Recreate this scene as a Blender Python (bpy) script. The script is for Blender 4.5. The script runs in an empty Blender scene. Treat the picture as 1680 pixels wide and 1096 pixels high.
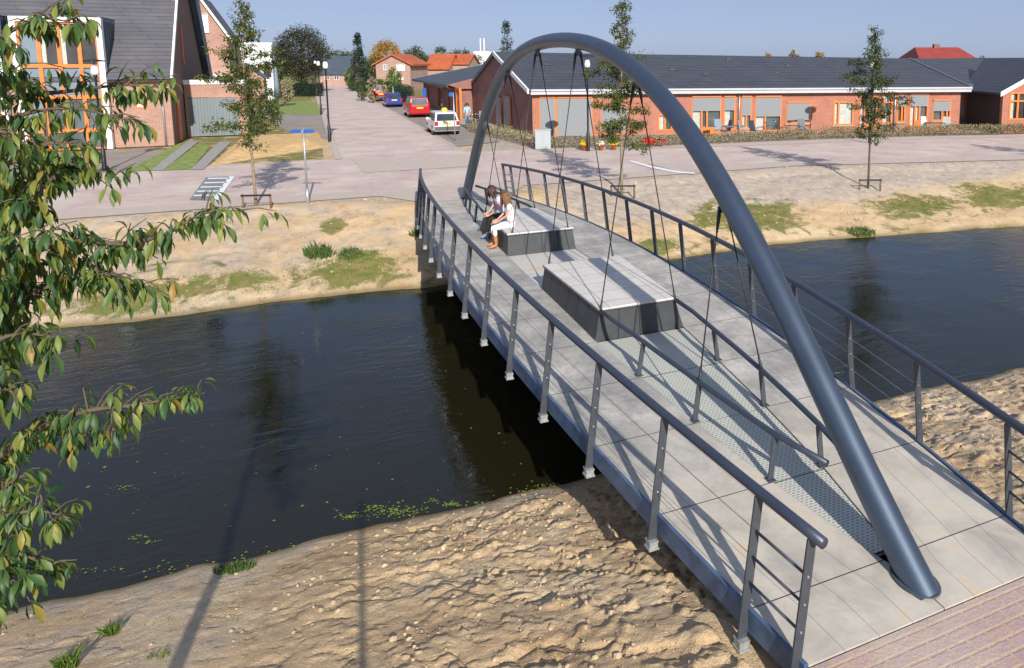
import bpy, bmesh, math, random
import numpy as np
from mathutils import Vector, Matrix
random.seed(7); rng = np.random.default_rng(11)
S = bpy.context.scene; COL = S.collection
R = math.radians
# ---------------------------------------------------------------- camera
F = 1207.77; PITCH = 0.13532; CXP, CYP = 1062.4, 262.8; CAMZ = 4.604
cd = bpy.data.cameras.new('camera'); cam = bpy.data.objects.new('camera', cd); COL.objects.link(cam)
cam.location = (0, 0, CAMZ); cam.rotation_euler = (math.pi/2-PITCH, 0, 0)
cd.sensor_width = 36; cd.lens = F*36/1680
cd.shift_x = (840-CXP)/1680; cd.shift_y = (CYP-548)/1680
cd.clip_start = .1; cd.clip_end = 6000
S.camera = cam
# ---------------------------------------------------------------- sky, sun, exposure
SUN_EL = R(29); SUN_AZ = R(180-22)
w = bpy.data.worlds.new('World'); S.world = w; w.use_nodes = True
nt = w.node_tree; bg = nt.nodes['Background']
sk = nt.nodes.new('ShaderNodeTexSky'); sk.sky_type = 'NISHITA'; sk.sun_disc = False
sk.sun_elevation = SUN_EL; sk.sun_rotation = SUN_AZ; sk.air_density = .5; sk.dust_density = .8; sk.ozone_density = 6.0
hz = nt.nodes.new('ShaderNodeMix'); hz.data_type = 'RGBA'; hz.blend_type = 'MULTIPLY'; hz.inputs[0].default_value = 1; hz.inputs[7].default_value = (1.42, 1.04, .83, 1)
nt.links.new(sk.outputs[0], hz.inputs[6]); 
hv = nt.nodes.new('ShaderNodeMix'); hv.data_type = 'RGBA'; hv.inputs[0].default_value = .65; hv.inputs[7].default_value = (3.3, 4.1, 6.0, 1)   # even high haze veil
nt.links.new(hz.outputs[2], hv.inputs[6]); nt.links.new(hv.outputs[2], bg.inputs[0]); bg.inputs[1].default_value = .093
sd = bpy.data.lights.new('sun', 'SUN'); so = bpy.data.objects.new('sun', sd); COL.objects.link(so)
sd.energy = 4.7; sd.angle = R(.55); sd.color = (1, .93, .82)
sdir = Vector((math.sin(SUN_AZ)*math.cos(SUN_EL), math.cos(SUN_AZ)*math.cos(SUN_EL), math.sin(SUN_EL)))
so.rotation_euler = sdir.to_track_quat('Z', 'Y').to_euler()
S.view_settings.view_transform = 'Standard'; S.view_settings.look = 'None'; S.view_settings.exposure = .36
S.view_settings.gamma = 1; S.view_settings.use_curve_mapping = False
S.render.resolution_x = 1024; S.render.resolution_y = 668
# ---------------------------------------------------------------- frames
O = Vector((-1.848, 15.059, 0)); TH = .43469
AX = Vector((-math.sin(TH), math.cos(TH), 0)); PR = Vector((math.cos(TH), math.sin(TH), 0))
def UV(u, v, z=0): return O + AX*u + PR*v + Vector((0, 0, z))
CAM = Vector((0, 0, CAMZ)); FW = Vector((0, math.cos(PITCH), -math.sin(PITCH))); UP = Vector((0, math.sin(PITCH), math.cos(PITCH)))
def ray(px, py): return Vector((1, 0, 0))*((px-CXP)/F) - UP*((py-CYP)/F) + FW
def G(px, py, z=0):
    d = ray(px, py); return CAM + d*((z-CAMZ)/d.z)
def D(px, py, dist):   # world point at forward distance Y = dist
    d = ray(px, py); return CAM + d*(dist/d.y)
# ---------------------------------------------------------------- materials
MATS = {}
def N(nt, t, **k):
    n = nt.nodes.new(t)
    for a, b in k.items(): setattr(n, a, b)
    return n
def ramp(nt, fac, stops):
    r = N(nt, 'ShaderNodeValToRGB'); cr = r.color_ramp
    while len(cr.elements) < len(stops): cr.elements.new(.5)
    for e, (p, c) in zip(cr.elements, stops): e.position = p; e.color = (*c, 1)
    nt.links.new(fac, r.inputs[0]); return r.outputs[0]
def mix(nt, fac, a, b, mode='MIX'):
    m = N(nt, 'ShaderNodeMix', data_type='RGBA', blend_type=mode)
    for s, v in ((0, fac), (6, a), (7, b)):
        if hasattr(v, 'is_linked') or hasattr(v, 'links'): nt.links.new(v, m.inputs[s])
        elif s == 0: m.inputs[0].default_value = v
        else: m.inputs[s].default_value = (*v, 1)
    return m.outputs[2]
def math_(nt, op, a, b=None, c=None):
    m = N(nt, 'ShaderNodeMath', operation=op)
    for i, v in enumerate((a, b, c)):
        if v is None: continue
        if hasattr(v, 'links'): nt.links.new(v, m.inputs[i])
        else: m.inputs[i].default_value = v
    return m.outputs[0]
def coords(nt, scale=(1, 1, 1), kind='Object', rot=(0, 0, 0)):
    tc = N(nt, 'ShaderNodeTexCoord'); mp = N(nt, 'ShaderNodeMapping')
    mp.inputs['Scale'].default_value = scale; mp.inputs['Rotation'].default_value = rot
    nt.links.new(tc.outputs[kind], mp.inputs[0]); return mp.outputs[0]
def noise(nt, vec, scale, detail=4, rough=.55, dist=0):
    n = N(nt, 'ShaderNodeTexNoise'); n.inputs['Scale'].default_value = scale; n.inputs['Detail'].default_value = detail
    n.inputs['Roughness'].default_value = rough; n.inputs['Distortion'].default_value = dist
    if vec is not None: nt.links.new(vec, n.inputs['Vector'])
    return n.outputs['Fac']
def bump(nt, h, strength=.3, dist=.02, normal=None):
    b = N(nt, 'ShaderNodeBump'); b.inputs['Strength'].default_value = strength; b.inputs['Distance'].default_value = dist
    nt.links.new(h, b.inputs['Height'])
    if normal: nt.links.new(normal, b.inputs['Normal'])
    return b.outputs[0]
def newmat(name):
    m = bpy.data.materials.new(name); m.use_nodes = True
    MATS[name] = m; return m, m.node_tree, m.node_tree.nodes['Principled BSDF']
def simple(name, col, rough=.6, metal=0, var=.12, scale=6, bmp=0, spec=.5, kind='Object'):
    m, nt, b = newmat(name)
    vec = coords(nt, kind=kind); n = noise(nt, vec, scale, 5)
    c = ramp(nt, n, [(.3, tuple(x*(1-var) for x in col)), (.7, tuple(min(1, x*(1+var)) for x in col))])
    nt.links.new(c, b.inputs['Base Color']); b.inputs['Roughness'].default_value = rough; b.inputs['Metallic'].default_value = metal
    b.inputs['Specular IOR Level'].default_value = spec
    if bmp: nt.links.new(bump(nt, noise(nt, vec, scale*6, 4), bmp, .01), b.inputs['Normal'])
    return m
def wallvec(nt):   # bricks run along x+y, courses along z
    tc = N(nt, 'ShaderNodeTexCoord'); s = N(nt, 'ShaderNodeSeparateXYZ'); nt.links.new(tc.outputs['Object'], s.inputs[0])
    a = math_(nt, 'ADD', s.outputs[0], s.outputs[1]); c = N(nt, 'ShaderNodeCombineXYZ')
    nt.links.new(a, c.inputs[0]); nt.links.new(s.outputs[2], c.inputs[1]); return c.outputs[0], tc.outputs['Object']
def brickmat(name, c1, c2, mortar, bw=.22, bh=.065, ms=.012, rough=.85, soft=.0):
    m, nt, b = newmat(name); v, o = wallvec(nt)
    br = N(nt, 'ShaderNodeTexBrick'); nt.links.new(v, br.inputs['Vector'])
    for k, x in (('Color1', c1), ('Color2', c2), ('Mortar', mortar)): br.inputs[k].default_value = (*x, 1)
    br.inputs['Scale'].default_value = 1; br.inputs['Brick Width'].default_value = bw; br.inputs['Row Height'].default_value = bh
    br.inputs['Mortar Size'].default_value = ms; br.inputs['Mortar Smooth'].default_value = .2
    n = noise(nt, o, 1.1, 5, .6)
    c = mix(nt, .55, br.outputs[0], ramp(nt, n, [(.3, (.72, .72, .72)), (.72, (1.2, 1.17, 1.12))]), 'MULTIPLY')
    nt.links.new(c, b.inputs['Base Color']); b.inputs['Roughness'].default_value = rough
    nt.links.new(bump(nt, br.outputs['Fac'], .25, -.01), b.inputs['Normal'])
    return m
def rooftile(name, c1, c2, rowh=.19, bw=.3, rough=.6):
    m, nt, b = newmat(name); v, o = wallvec(nt)
    br = N(nt, 'ShaderNodeTexBrick'); nt.links.new(v, br.inputs['Vector'])
    for k, x in (('Color1', c1), ('Color2', c2), ('Mortar', tuple(x*.35 for x in c1))): br.inputs[k].default_value = (*x, 1)
    br.inputs['Scale'].default_value = 1; br.inputs['Brick Width'].default_value = bw; br.inputs['Row Height'].default_value = rowh
    br.inputs['Mortar Size'].default_value = .016; br.inputs['Mortar Smooth'].default_value = .6
    n = noise(nt, o, .7, 5, .6)
    c = mix(nt, .5, br.outputs[0], ramp(nt, n, [(.3, (.7, .7, .72)), (.7, (1.25, 1.22, 1.2))]), 'MULTIPLY')
    nt.links.new(c, b.inputs['Base Color']); b.inputs['Roughness'].default_value = rough
    nt.links.new(bump(nt, br.outputs['Fac'], .5, -.03), b.inputs['Normal'])
    return m
def leafmat(name, stops, rough=.45, trans=.35):
    m, nt, b = newmat(name); g = N(nt, 'ShaderNodeNewGeometry')
    c = ramp(nt, g.outputs['Random Per Island'], stops)
    nt.links.new(c, b.inputs['Base Color']); b.inputs['Roughness'].default_value = rough
    tr = N(nt, 'ShaderNodeBsdfTranslucent'); ms = N(nt, 'ShaderNodeMixShader'); ms.inputs[0].default_value = trans
    nt.links.new(mix(nt, .6, c, (1.3, 1.25, .5), 'MULTIPLY'), tr.inputs[0])
    nt.links.new(b.outputs[0], ms.inputs[1]); nt.links.new(tr.outputs[0], ms.inputs[2])
    nt.links.new(ms.outputs[0], nt.nodes['Material Output'].inputs[0]); return m
simple('steel', (.062, .076, .098), .42, .0, .12, 9, .05, .5)
simple('archsteel', (.125, .162, .215), .42, .9, .07, 3, .02, .6)
simple('railsteel', (.046, .060, .092), .40, .3, .1, 8, .03, .6)
simple('poststeel', (.052, .060, .075), .5, .1, .15, 9, .04)
simple('edgesteel', (.075, .12, .21), .45, .2, .35, 5, .1)
simple('flange', (.42, .44, .46), .45, .5, .2, 20)
simple('girder', (.045, .05, .06), .6, 0, .2, 4)
simple('cable', (.03, .033, .04), .5, .3)
simple('wire', (.36, .38, .40), .35, .8)
simple('orange', (.72, .19, .035), .5, 0, .08, 4)
simple('orangedark', (.50, .10, .02), .5, 0, .1, 4)
simple('white', (.78, .79, .80), .5, 0, .05, 3)
simple('whitewall', (.72, .75, .78), .7, 0, .06, 2)
simple('blind', (.225, .245, .265), .8, 0, .06, 30)
simple('curtain', (.42, .46, .43), .8, 0, .18, 7)
simple('darkglass', (.035, .042, .045), .08, 0, .4, 1.2, 0, .8)
simple('greyglass', (.085, .11, .12), .09, 0, .4, .9, 0, .8)
simple('bluepanel', (.16, .215, .27), .4, 0, .08, 1.5)
simple('zinc', (.085, .13, .17), .5, .3, .25, 3)
simple('slate', (.075, .095, .125), .5, .1, .2, 2)
simple('greydoor', (.155, .195, .215), .5, 0, .05, 4)
simple('brown', (.055, .035, .033), .8, 0, .1, 10)
simple('black', (.012, .013, .015), .45, 0, .2, 5)
simple('lampglass', (.75, .77, .78), .25, 0, .05, 3)
simple('terracotta', (.55, .16, .05), .7, 0, .15, 8)
simple('rubber', (.02, .02, .021), .8)
simple('bark', (.11, .085, .06), .9, 0, .35, 25, .5)
simple('barkpale', (.24, .19, .12), .9, 0, .3, 20, .4)
simple('wood', (.16, .10, .06), .8, 0, .3, 12, .2)
simple('signblue', (.02, .11, .38), .4, 0, .05, 3)
simple('signgrey', (.42, .45, .48), .4, .6, .08, 3)
simple('cabinet', (.36, .40, .42), .6, 0, .06, 2)
simple('yellowplate', (.8, .55, .03), .4)
simple('tail', (.45, .01, .01), .2)
simple('chrome', (.5, .5, .52), .2, .9)
simple('carwhite', (.72, .73, .75), .22, 0, .02, 2, 0, .6)
simple('carred', (.38, .012, .018), .2, 0, .04, 2, 0, .6)
simple('carblue', (.02, .05, .30), .2, 0, .04, 2, 0, .6)
simple('bumper', (.08, .085, .09), .6)
simple('skin', (.55, .30, .20), .55, 0, .06, 20)
simple('hairdark', (.045, .022, .014), .5, 0, .5, 60)
simple('hairbrown', (.16, .075, .03), .5, 0, .5, 60)
simple('cloth_white', (.80, .79, .80), .85, 0, .05, 20)
simple('cloth_lilac', (.50, .50, .80), .85, 0, .08, 20)
simple('cloth_blue', (.33, .55, .72), .85, 0, .08, 20)
simple('cloth_black', (.014, .013, .015), .85)
simple('bootleather', (.40, .17, .06), .6, 0, .15, 20)
simple('denim', (.13, .24, .36), .85, 0, .15, 20)
simple('stonepale', (.46, .45, .43), .7, 0, .12, 3)
simple('greenpaint', (.03, .08, .04), .4)
simple('concrete', (.30, .29, .27), .85, 0, .15, 4, .2)
simple('clinker', (.36, .27, .17), .9, 0, .3, 8, .4)
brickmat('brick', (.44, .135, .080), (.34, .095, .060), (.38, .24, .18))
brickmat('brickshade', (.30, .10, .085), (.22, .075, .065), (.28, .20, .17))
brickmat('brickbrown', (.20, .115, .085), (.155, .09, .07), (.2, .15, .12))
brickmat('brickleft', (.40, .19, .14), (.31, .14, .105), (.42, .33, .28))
brickmat('brickpink', (.42, .24, .20), (.36, .2, .17), (.42, .33, .28))
rooftile('roofgrey', (.105, .105, .12), (.085, .085, .10), .22, 3.0)
rooftile('roofdark', (.066, .070, .086), (.052, .056, .070), .17, .3, .5)
rooftile('roofred', (.36, .06, .04), (.30, .045, .03), .3, .3)
rooftile('rooforange', (.52, .13, .045), (.42, .10, .035), .3, .3)
leafmat('leaf_cherry', [(0, (.022, .072, .024)), (.3, (.050, .12, .032)), (.55, (.10, .18, .04)), (.78, (.18, .24, .05)), (.97, (.26, .28, .05)), (1, (.36, .22, .05))], .48, .4)
leafmat('leaf_oak', [(0, (.03, .065, .016)), (.5, (.07, .12, .025)), (.85, (.14, .17, .035)), (1, (.30, .17, .04))])
leafmat('leaf_beech', [(0, (.020, .026, .016)), (.6, (.040, .046, .026)), (1, (.08, .07, .035))], .6, .15)
leafmat('leaf_conifer', [(0, (.008, .022, .014)), (.6, (.018, .042, .022)), (1, (.035, .06, .03))], .6, .1)
leafmat('leaf_yellow', [(0, (.16, .12, .015)), (.5, (.36, .22, .02)), (.85, (.52, .22, .02)), (1, (.15, .16, .03))], .6, .2)
leafmat('leaf_dark', [(0, (.022, .045, .018)), (.6, (.055, .09, .03)), (1, (.12, .14, .04))], .6, .2)
leafmat('leaf_bright', [(0, (.05, .11, .02)), (.6, (.10, .20, .03)), (1, (.22, .30, .04))], .6, .3)
leafmat('leaf_shrub', [(0, (.07, .10, .03)), (.3, (.18, .18, .08)), (.65, (.36, .31, .20)), (1, (.48, .38, .28))], .7, .2)
leafmat('petal_yellow', [(0, (.70, .48, .005)), (1, (.85, .65, .01))], .7, .2)
leafmat('petal_red', [(0, (.50, .012, .01)), (1, (.7, .04, .02))], .7, .2)
leafmat('petal_white', [(0, (.6, .6, .45)), (1, (.75, .72, .6))], .7, .2)
leafmat('grassblade', [(0, (.06, .12, .015)), (.6, (.11, .20, .025)), (1, (.26, .27, .06))], .7, .3)
leafmat('weed', [(0, (.03, .07, .015)), (.7, (.08, .15, .03)), (1, (.2, .22, .05))], .6, .3)
leafmat('duckweed', [(0, (.10, .17, .02)), (1, (.26, .36, .05))], .6, .2)
# brick paving of the roads
def paving(name, a, b_, mortar, bw, bh, sand, sandamt, scale=1, rot=0, zoom=.5):
    m, nt, b = newmat(name); v = coords(nt, rot=(0, 0, rot))
    br = N(nt, 'ShaderNodeTexBrick'); nt.links.new(v, br.inputs['Vector'])
    for k, x in (('Color1', a), ('Color2', b_), ('Mortar', mortar)): br.inputs[k].default_value = (*x, 1)
    br.inputs['Scale'].default_value = 1; br.inputs['Brick Width'].default_value = bw; br.inputs['Row Height'].default_value = bh
    br.inputs['Mortar Size'].default_value = .006*scale; br.inputs['Mortar Smooth'].default_value = .4; br.offset_frequency = 2
    n = noise(nt, v, zoom, 6, .62, .4); n2 = noise(nt, v, 2.6, 5, .6)
    c = mix(nt, .7, br.outputs[0], ramp(nt, n2, [(.3, (.82, .82, .82)), (.7, (1.12, 1.1, 1.1))]), 'MULTIPLY')
    f = ramp(nt, n, [(.5-.1*sandamt-.06, (0, 0, 0)), (.72-.1*sandamt, (1, 1, 1))])
    c = mix(nt, math_(nt, 'MULTIPLY', f, .75), c, sand)
    nt.links.new(c, b.inputs['Base Color']); b.inputs['Roughness'].default_value = .85
    nt.links.new(bump(nt, math_(nt, 'ADD', math_(nt, 'MULTIPLY', br.outputs['Fac'], -1), noise(nt, v, 30, 3)), .35, .008*scale), b.inputs['Normal'])
    return m
paving('roadbrick', (.52, .395, .365), (.46, .35, .33), (.42, .35, .31), .21, .07, (.60, .53, .46), .75)
paving('roadpale', (.54, .45, .415), (.51, .425, .395), (.3, .25, .2), .21, .07, (.47, .41, .34), .8)
paving('greypave', (.27, .245, .225), (.24, .22, .2), (.22, .2, .17), .21, .07, (.36, .30, .24), .3)
paving('nearbrick', (.47, .32, .29), (.39, .29, .285), (.50, .35, .24), .205, .12, (.50, .43, .35), .45, 2.4, 0, 1.1)
# concrete deck with faint lengthwise grooves and sandy stains
def deckmat():
    m, nt, b = newmat('deck'); v = coords(nt)
    uvn = N(nt, 'ShaderNodeUVMap'); s = N(nt, 'ShaderNodeSeparateXYZ'); nt.links.new(uvn.outputs[0], s.inputs[0])
    fr = math_(nt, 'FRACT', math_(nt, 'MULTIPLY', s.outputs[0], 4)); d = math_(nt, 'ABSOLUTE', math_(nt, 'SUBTRACT', fr, .5))
    line = ramp(nt, d, [(.480, (0, 0, 0)), (.492, (1, 1, 1))])
    n = noise(nt, v, 1.3, 7, .65, .3); n2 = noise(nt, v, 14, 5, .7); n3 = noise(nt, v, .5, 4, .6)
    c = ramp(nt, n, [(.34, (.25, .243, .235)), (.5, (.345, .335, .32)), (.66, (.50, .48, .45))])
    c = mix(nt, .6, c, ramp(nt, n2, [(.3, (.74, .74, .74)), (.7, (1.2, 1.19, 1.17))]), 'MULTIPLY')
    n5 = noise(nt, v, 3.5, 8, .75, 1.0); c = mix(nt, .7, c, ramp(nt, n5, [(.32, (.72, .72, .73)), (.45, (1, 1, 1)), (.62, (1, 1, 1)), (.70, (1.25, 1.24, 1.2))]), 'MULTIPLY')
    sp = N(nt, 'ShaderNodeSeparateXYZ'); nt.links.new(v, sp.inputs[0])
    e = math_(nt, 'MULTIPLY', math_(nt, 'SUBTRACT', math_(nt, 'ABSOLUTE', sp.outputs[1]), 4.6), .15)
    sf = ramp(nt, math_(nt, 'ADD', math_(nt, 'MULTIPLY', e, 1.0), math_(nt, 'SUBTRACT', n3, .52)), [(.22, (0, 0, 0)), (.60, (1, 1, 1))])
    c = mix(nt, math_(nt, 'MULTIPLY', sf, .75), c, ramp(nt, n, [(.36, (.38, .35, .31)), (.5, (.50, .455, .38)), (.58, (.53, .49, .42)), (.68, (.56, .42, .26))]))
    c = mix(nt, math_(nt, 'MULTIPLY', line, .45), c, (.10, .10, .10))
    nt.links.new(c, b.inputs['Base Color']); b.inputs['Roughness'].default_value = .8
    nt.links.new(bump(nt, noise(nt, v, 60, 3), .3, .004), b.inputs['Normal'])
deckmat()
def gratingmat():
    m, nt, b = newmat('grating'); v = coords(nt, (1, 1, 0))
    vo = N(nt, 'ShaderNodeTexBrick'); nt.links.new(v, vo.inputs['Vector'])
    vo.inputs['Scale'].default_value = 1; vo.inputs['Brick Width'].default_value = .060; vo.inputs['Row Height'].default_value = .036
    vo.inputs['Mortar Size'].default_value = .009; vo.inputs['Mortar Smooth'].default_value = .3
    c = mix(nt, vo.outputs['Fac'], (.27, .295, .29), (.54, .54, .48))
    c = mix(nt, .5, c, ramp(nt, noise(nt, v, 2, 4), [(.3, (.85, .87, .85)), (.7, (1.1, 1.1, 1.05))]), 'MULTIPLY')
    nt.links.new(c, b.inputs['Base Color']); b.inputs['Roughness'].default_value = .6
    nt.links.new(bump(nt, vo.outputs['Fac'], .6, .006), b.inputs['Normal'])
gratingmat()
def benchtop():
    m, nt, b = newmat('benchtop'); v = coords(nt, (1, 1, 0), rot=(0, 0, 0))
    br = N(nt, 'ShaderNodeTexBrick'); nt.links.new(v, br.inputs['Vector']); br.offset = 0
    for k, x in (('Color1', (.60, .57, .54)), ('Color2', (.55, .53, .50)), ('Mortar', (.34, .33, .31))): br.inputs[k].default_value = (*x, 1)
    br.inputs['Scale'].default_value = 1; br.inputs['Brick Width'].default_value = .5; br.inputs['Row Height'].default_value = .47
    br.inputs['Mortar Size'].default_value = .010
    n = noise(nt, v, 3, 6, .65)
    c = mix(nt, .6, br.outputs[0], ramp(nt, n, [(.3, (.82, .80, .78)), (.7, (1.1, 1.1, 1.1))]), 'MULTIPLY')
    nt.links.new(c, b.inputs['Base Color']); b.inputs['Roughness'].default_value = .7
benchtop()
def gapfloor():
    m, nt, b = newmat('gapfloor'); v = coords(nt, (1, 1, 0))
    n = noise(nt, v, 1.6, 5, .6, .5)
    c = ramp(nt, n, [(.3, (.44, .45, .43)), (.52, (.52, .51, .47)), (.64, (.58, .44, .33)), (.75, (.5, .49, .46))])
    nt.links.new(c, b.inputs['Base Color']); b.inputs['Roughness'].default_value = .65
gapfloor()
def panelmat():
    m, nt, b = newmat('benchside'); v, o = wallvec(nt)
    n = noise(nt, o, 5, 4)
    nt.links.new(ramp(nt, n, [(.3, (.024, .029, .035)), (.7, (.038, .045, .053))]), b.inputs['Base Color']); b.inputs['Roughness'].default_value = .5
panelmat()
def terrainmat():
    m, nt, b = newmat('terrain'); v = coords(nt)
    at = N(nt, 'ShaderNodeAttribute', attribute_name='cover'); s = N(nt, 'ShaderNodeSeparateColor'); nt.links.new(at.outputs['Color'], s.inputs[0])
    n1 = noise(nt, v, .45, 6, .62, .3); n2 = noise(nt, v, 3.2, 7, .7); n3 = noise(nt, v, 28, 5, .75); n4 = noise(nt, v, 1.3, 6, .65, .6)
    c = ramp(nt, n1, [(.3, (.48, .345, .205)), (.5, (.57, .425, .26)), (.72, (.61, .50, .35))])
    c = mix(nt, .8, c, ramp(nt, n2, [(.25, (.62, .59, .56)), (.45, (1, 1, 1)), (.75, (1.2, 1.19, 1.17))]), 'MULTIPLY')
    n6 = noise(nt, v, .9, 8, .78, 1.2); c = mix(nt, .8, c, ramp(nt, n6, [(.34, (.66, .60, .55)), (.47, (1, 1, 1)), (.60, (1.03, 1.03, 1.03)), (.72, (1.15, 1.12, 1.06))]), 'MULTIPLY')
    c = mix(nt, .6, c, ramp(nt, n3, [(.3, (.72, .70, .68)), (.65, (1.12, 1.11, 1.1))]), 'MULTIPLY')
    c = mix(nt, .8, c, ramp(nt, noise(nt, v, 75, 3, .7), [(.3, (.70, .68, .66)), (.5, (1, 1, 1)), (.7, (1.18, 1.17, 1.15))]), 'MULTIPLY')
    # grey-brown soil (blue channel), moss and grass (green), wet shore (red)
    soil = ramp(nt, n2, [(.3, (.31, .26, .215)), (.5, (.43, .365, .305)), (.7, (.53, .46, .385))])
    c = mix(nt, ramp(nt, math_(nt, 'ADD', s.outputs[2], math_(nt, 'MULTIPLY', math_(nt, 'SUBTRACT', n4, .5), 1.6)), [(.35, (0, 0, 0)), (.75, (1, 1, 1))]), c, soil)
    moss = ramp(nt, n2, [(.25, (.10, .135, .035)), (.45, (.17, .18, .05)), (.6, (.25, .19, .085)), (.75, (.36, .28, .17))])
    gf = ramp(nt, math_(nt, 'ADD', math_(nt, 'ADD', s.outputs[1], math_(nt, 'MULTIPLY', math_(nt, 'SUBTRACT', n3, .5), .9)), math_(nt, 'MULTIPLY', math_(nt, 'SUBTRACT', n4, .5), 2.8)), [(.42, (0, 0, 0)), (.68, (1, 1, 1))])
    c = mix(nt, gf, c, moss)
    c = mix(nt, math_(nt, 'MULTIPLY', s.outputs[0], .85), c, ramp(nt, n4, [(.3, (.10, .075, .025)), (.7, (.20, .15, .05))]))
    nt.links.new(c, b.inputs['Base Color']); b.inputs['Roughness'].default_value = .95; b.inputs['Specular IOR Level'].default_value = .2
    h = math_(nt, 'ADD', math_(nt, 'MULTIPLY', n2, .5), math_(nt, 'ADD', math_(nt, 'MULTIPLY', n3, .40), math_(nt, 'MULTIPLY', noise(nt, v, 75, 3), .22)))
    nt.links.new(bump(nt, h, .8, .06), b.inputs['Normal'])
terrainmat()
def watermat():
    m, nt, b = newmat('water'); v = coords(nt)
    nt.nodes.remove(b)
    v2 = coords(nt, (1.0, 3.2, 1), rot=(0, 0, R(-32)))
    h1 = noise(nt, v2, 1.5, 5, .58, .9); h2 = noise(nt, v, 9, 3, .5, .4); h3 = noise(nt, v, .35, 2)
    amp = ramp(nt, h3, [(.42, (.12, .12, .12)), (.60, (1, 1, 1))])
    h = math_(nt, 'ADD', math_(nt, 'MULTIPLY', h1, amp), math_(nt, 'MULTIPLY', h2, .10))
    nb = bump(nt, h, .30, .07)
    gl = N(nt, 'ShaderNodeBsdfGlossy'); gl.inputs['Roughness'].default_value = .03; gl.inputs['Color'].default_value = (.80, .93, 1, 1)
    tr = N(nt, 'ShaderNodeBsdfTransparent'); tr.inputs[0].default_value = (.50, .44, .28, 1)
    df = N(nt, 'ShaderNodeBsdfDiffuse'); df.inputs[0].default_value = (.030, .026, .012, 1)
    fr = N(nt, 'ShaderNodeFresnel'); fr.inputs['IOR'].default_value = 1.41
    for n_ in (gl, fr): nt.links.new(nb, n_.inputs['Normal'])
    m0 = N(nt, 'ShaderNodeMixShader'); m0.inputs[0].default_value = .45
    nt.links.new(tr.outputs[0], m0.inputs[1]); nt.links.new(df.outputs[0], m0.inputs[2])
    ms = N(nt, 'ShaderNodeMixShader'); nt.links.new(fr.outputs[0], ms.inputs[0]); nt.links.new(m0.outputs[0], ms.inputs[1]); nt.links.new(gl.outputs[0], ms.inputs[2])
    nt.links.new(ms.outputs[0], nt.nodes['Material Output'].inputs[0])
watermat()
# ---------------------------------------------------------------- mesh helpers
class MB:
    def __init__(s): s.v = []; s.f = []
    def add(s, vs, fs):
        o = len(s.v); s.v += [tuple(x) for x in vs]; s.f += [tuple(i+o for i in f) for f in fs]; return s
    def box(s, a, b, M=None):
        x0, y0, z0 = a; x1, y1, z1 = b
        vs = [Vector(p) for p in ((x0, y0, z0), (x1, y0, z0), (x1, y1, z0), (x0, y1, z0), (x0, y0, z1), (x1, y0, z1), (x1, y1, z1), (x0, y1, z1))]
        if M is not None: vs = [M @ p for p in vs]
        return s.add(vs, [(0, 3, 2, 1), (4, 5, 6, 7), (0, 1, 5, 4), (1, 2, 6, 5), (2, 3, 7, 6), (3, 0, 4, 7)])
    def tube(s, pts, r, n=10, cap=True):
        pts = [Vector(p) for p in pts]; m = len(pts); rs = r if hasattr(r, '__len__') else [r]*m
        o = len(s.v); ref = None
        for i, p in enumerate(pts):
            t = (pts[min(i+1, m-1)]-pts[max(i-1, 0)]).normalized()
            if ref is None: ref = Vector((0, 0, 1)) if abs(t.z) < .9 else Vector((1, 0, 0))
            x = t.cross(ref).normalized(); y = x.cross(t).normalized(); ref = y
            for k in range(n):
                a = 2*math.pi*k/n; s.v.append(tuple(p+x*math.cos(a)*rs[i]+y*math.sin(a)*rs[i]))
        for i in range(m-1):
            for k in range(n):
                s.f.append((o+i*n+k, o+i*n+(k+1) % n, o+(i+1)*n+(k+1) % n, o+(i+1)*n+k))
        if cap:
            s.f.append(tuple(o+k for k in range(n))[::-1]); s.f.append(tuple(o+(m-1)*n+k for k in range(n)))
        return s
    def prism(s, poly, d):    # planar polygon (3D) extruded by vector d
        n = len(poly); d = Vector(d); a = [Vector(p) for p in poly]
        return s.add(a+[p+d for p in a], [tuple(range(n))[::-1], tuple(range(n, 2*n))]+[(i, (i+1) % n, n+(i+1) % n, n+i) for i in range(n)])
    def lathe(s, prof, c=(0, 0, 0), n=14):
        o = len(s.v); c = Vector(c)
        for r, z in prof:
            for k in range(n):
                a = 2*math.pi*k/n; s.v.append(tuple(c+Vector((r*math.cos(a), r*math.sin(a), z))))
        for i in range(len(prof)-1):
            for k in range(n): s.f.append((o+i*n+k, o+i*n+(k+1) % n, o+(i+1)*n+(k+1) % n, o+(i+1)*n+k))
        return s
    def build(s, name, mat, parent=None, smooth=False, bevel=0):
        me = bpy.data.meshes.new(name); me.from_pydata(s.v, [], s.f); me.update()
        me.materials.append(MATS[mat]); ob = bpy.data.objects.new(name, me); COL.objects.link(ob)
        if parent: ob.parent = parent
        if smooth: me.shade_smooth()
        if bevel:
            bv = ob.modifiers.new('bevel', 'BEVEL'); bv.width = bevel; bv.segments = 2; bv.limit_method = 'ANGLE'
        return ob
def tag(o, label=None, cat=None, group=None, kind=None):
    for k, x in (('label', label), ('category', cat), ('group', group), ('kind', kind)):
        if x: o[k] = x
    return o
def empty(name, loc=(0, 0, 0), rz=0, label=None, cat=None, group=None):
    o = bpy.data.objects.new(name, None); COL.objects.link(o); o.location = loc; o.rotation_euler = (0, 0, rz); o.empty_display_size = .2
    return tag(o, label, cat, group)
def kids(o): return [c for c in bpy.data.objects if c.parent == o]
def copy_tree(o, parent=None, label=None, loc=None, rz=None, scale=None):
    c = o.copy(); COL.objects.link(c); c.parent = parent
    if label: c['label'] = label
    if loc is not None: c.location = loc
    if rz is not None: c.rotation_euler.z = rz
    if scale: c.scale = scale
    for ch in kids(o): copy_tree(ch, c)
    return c
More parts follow.
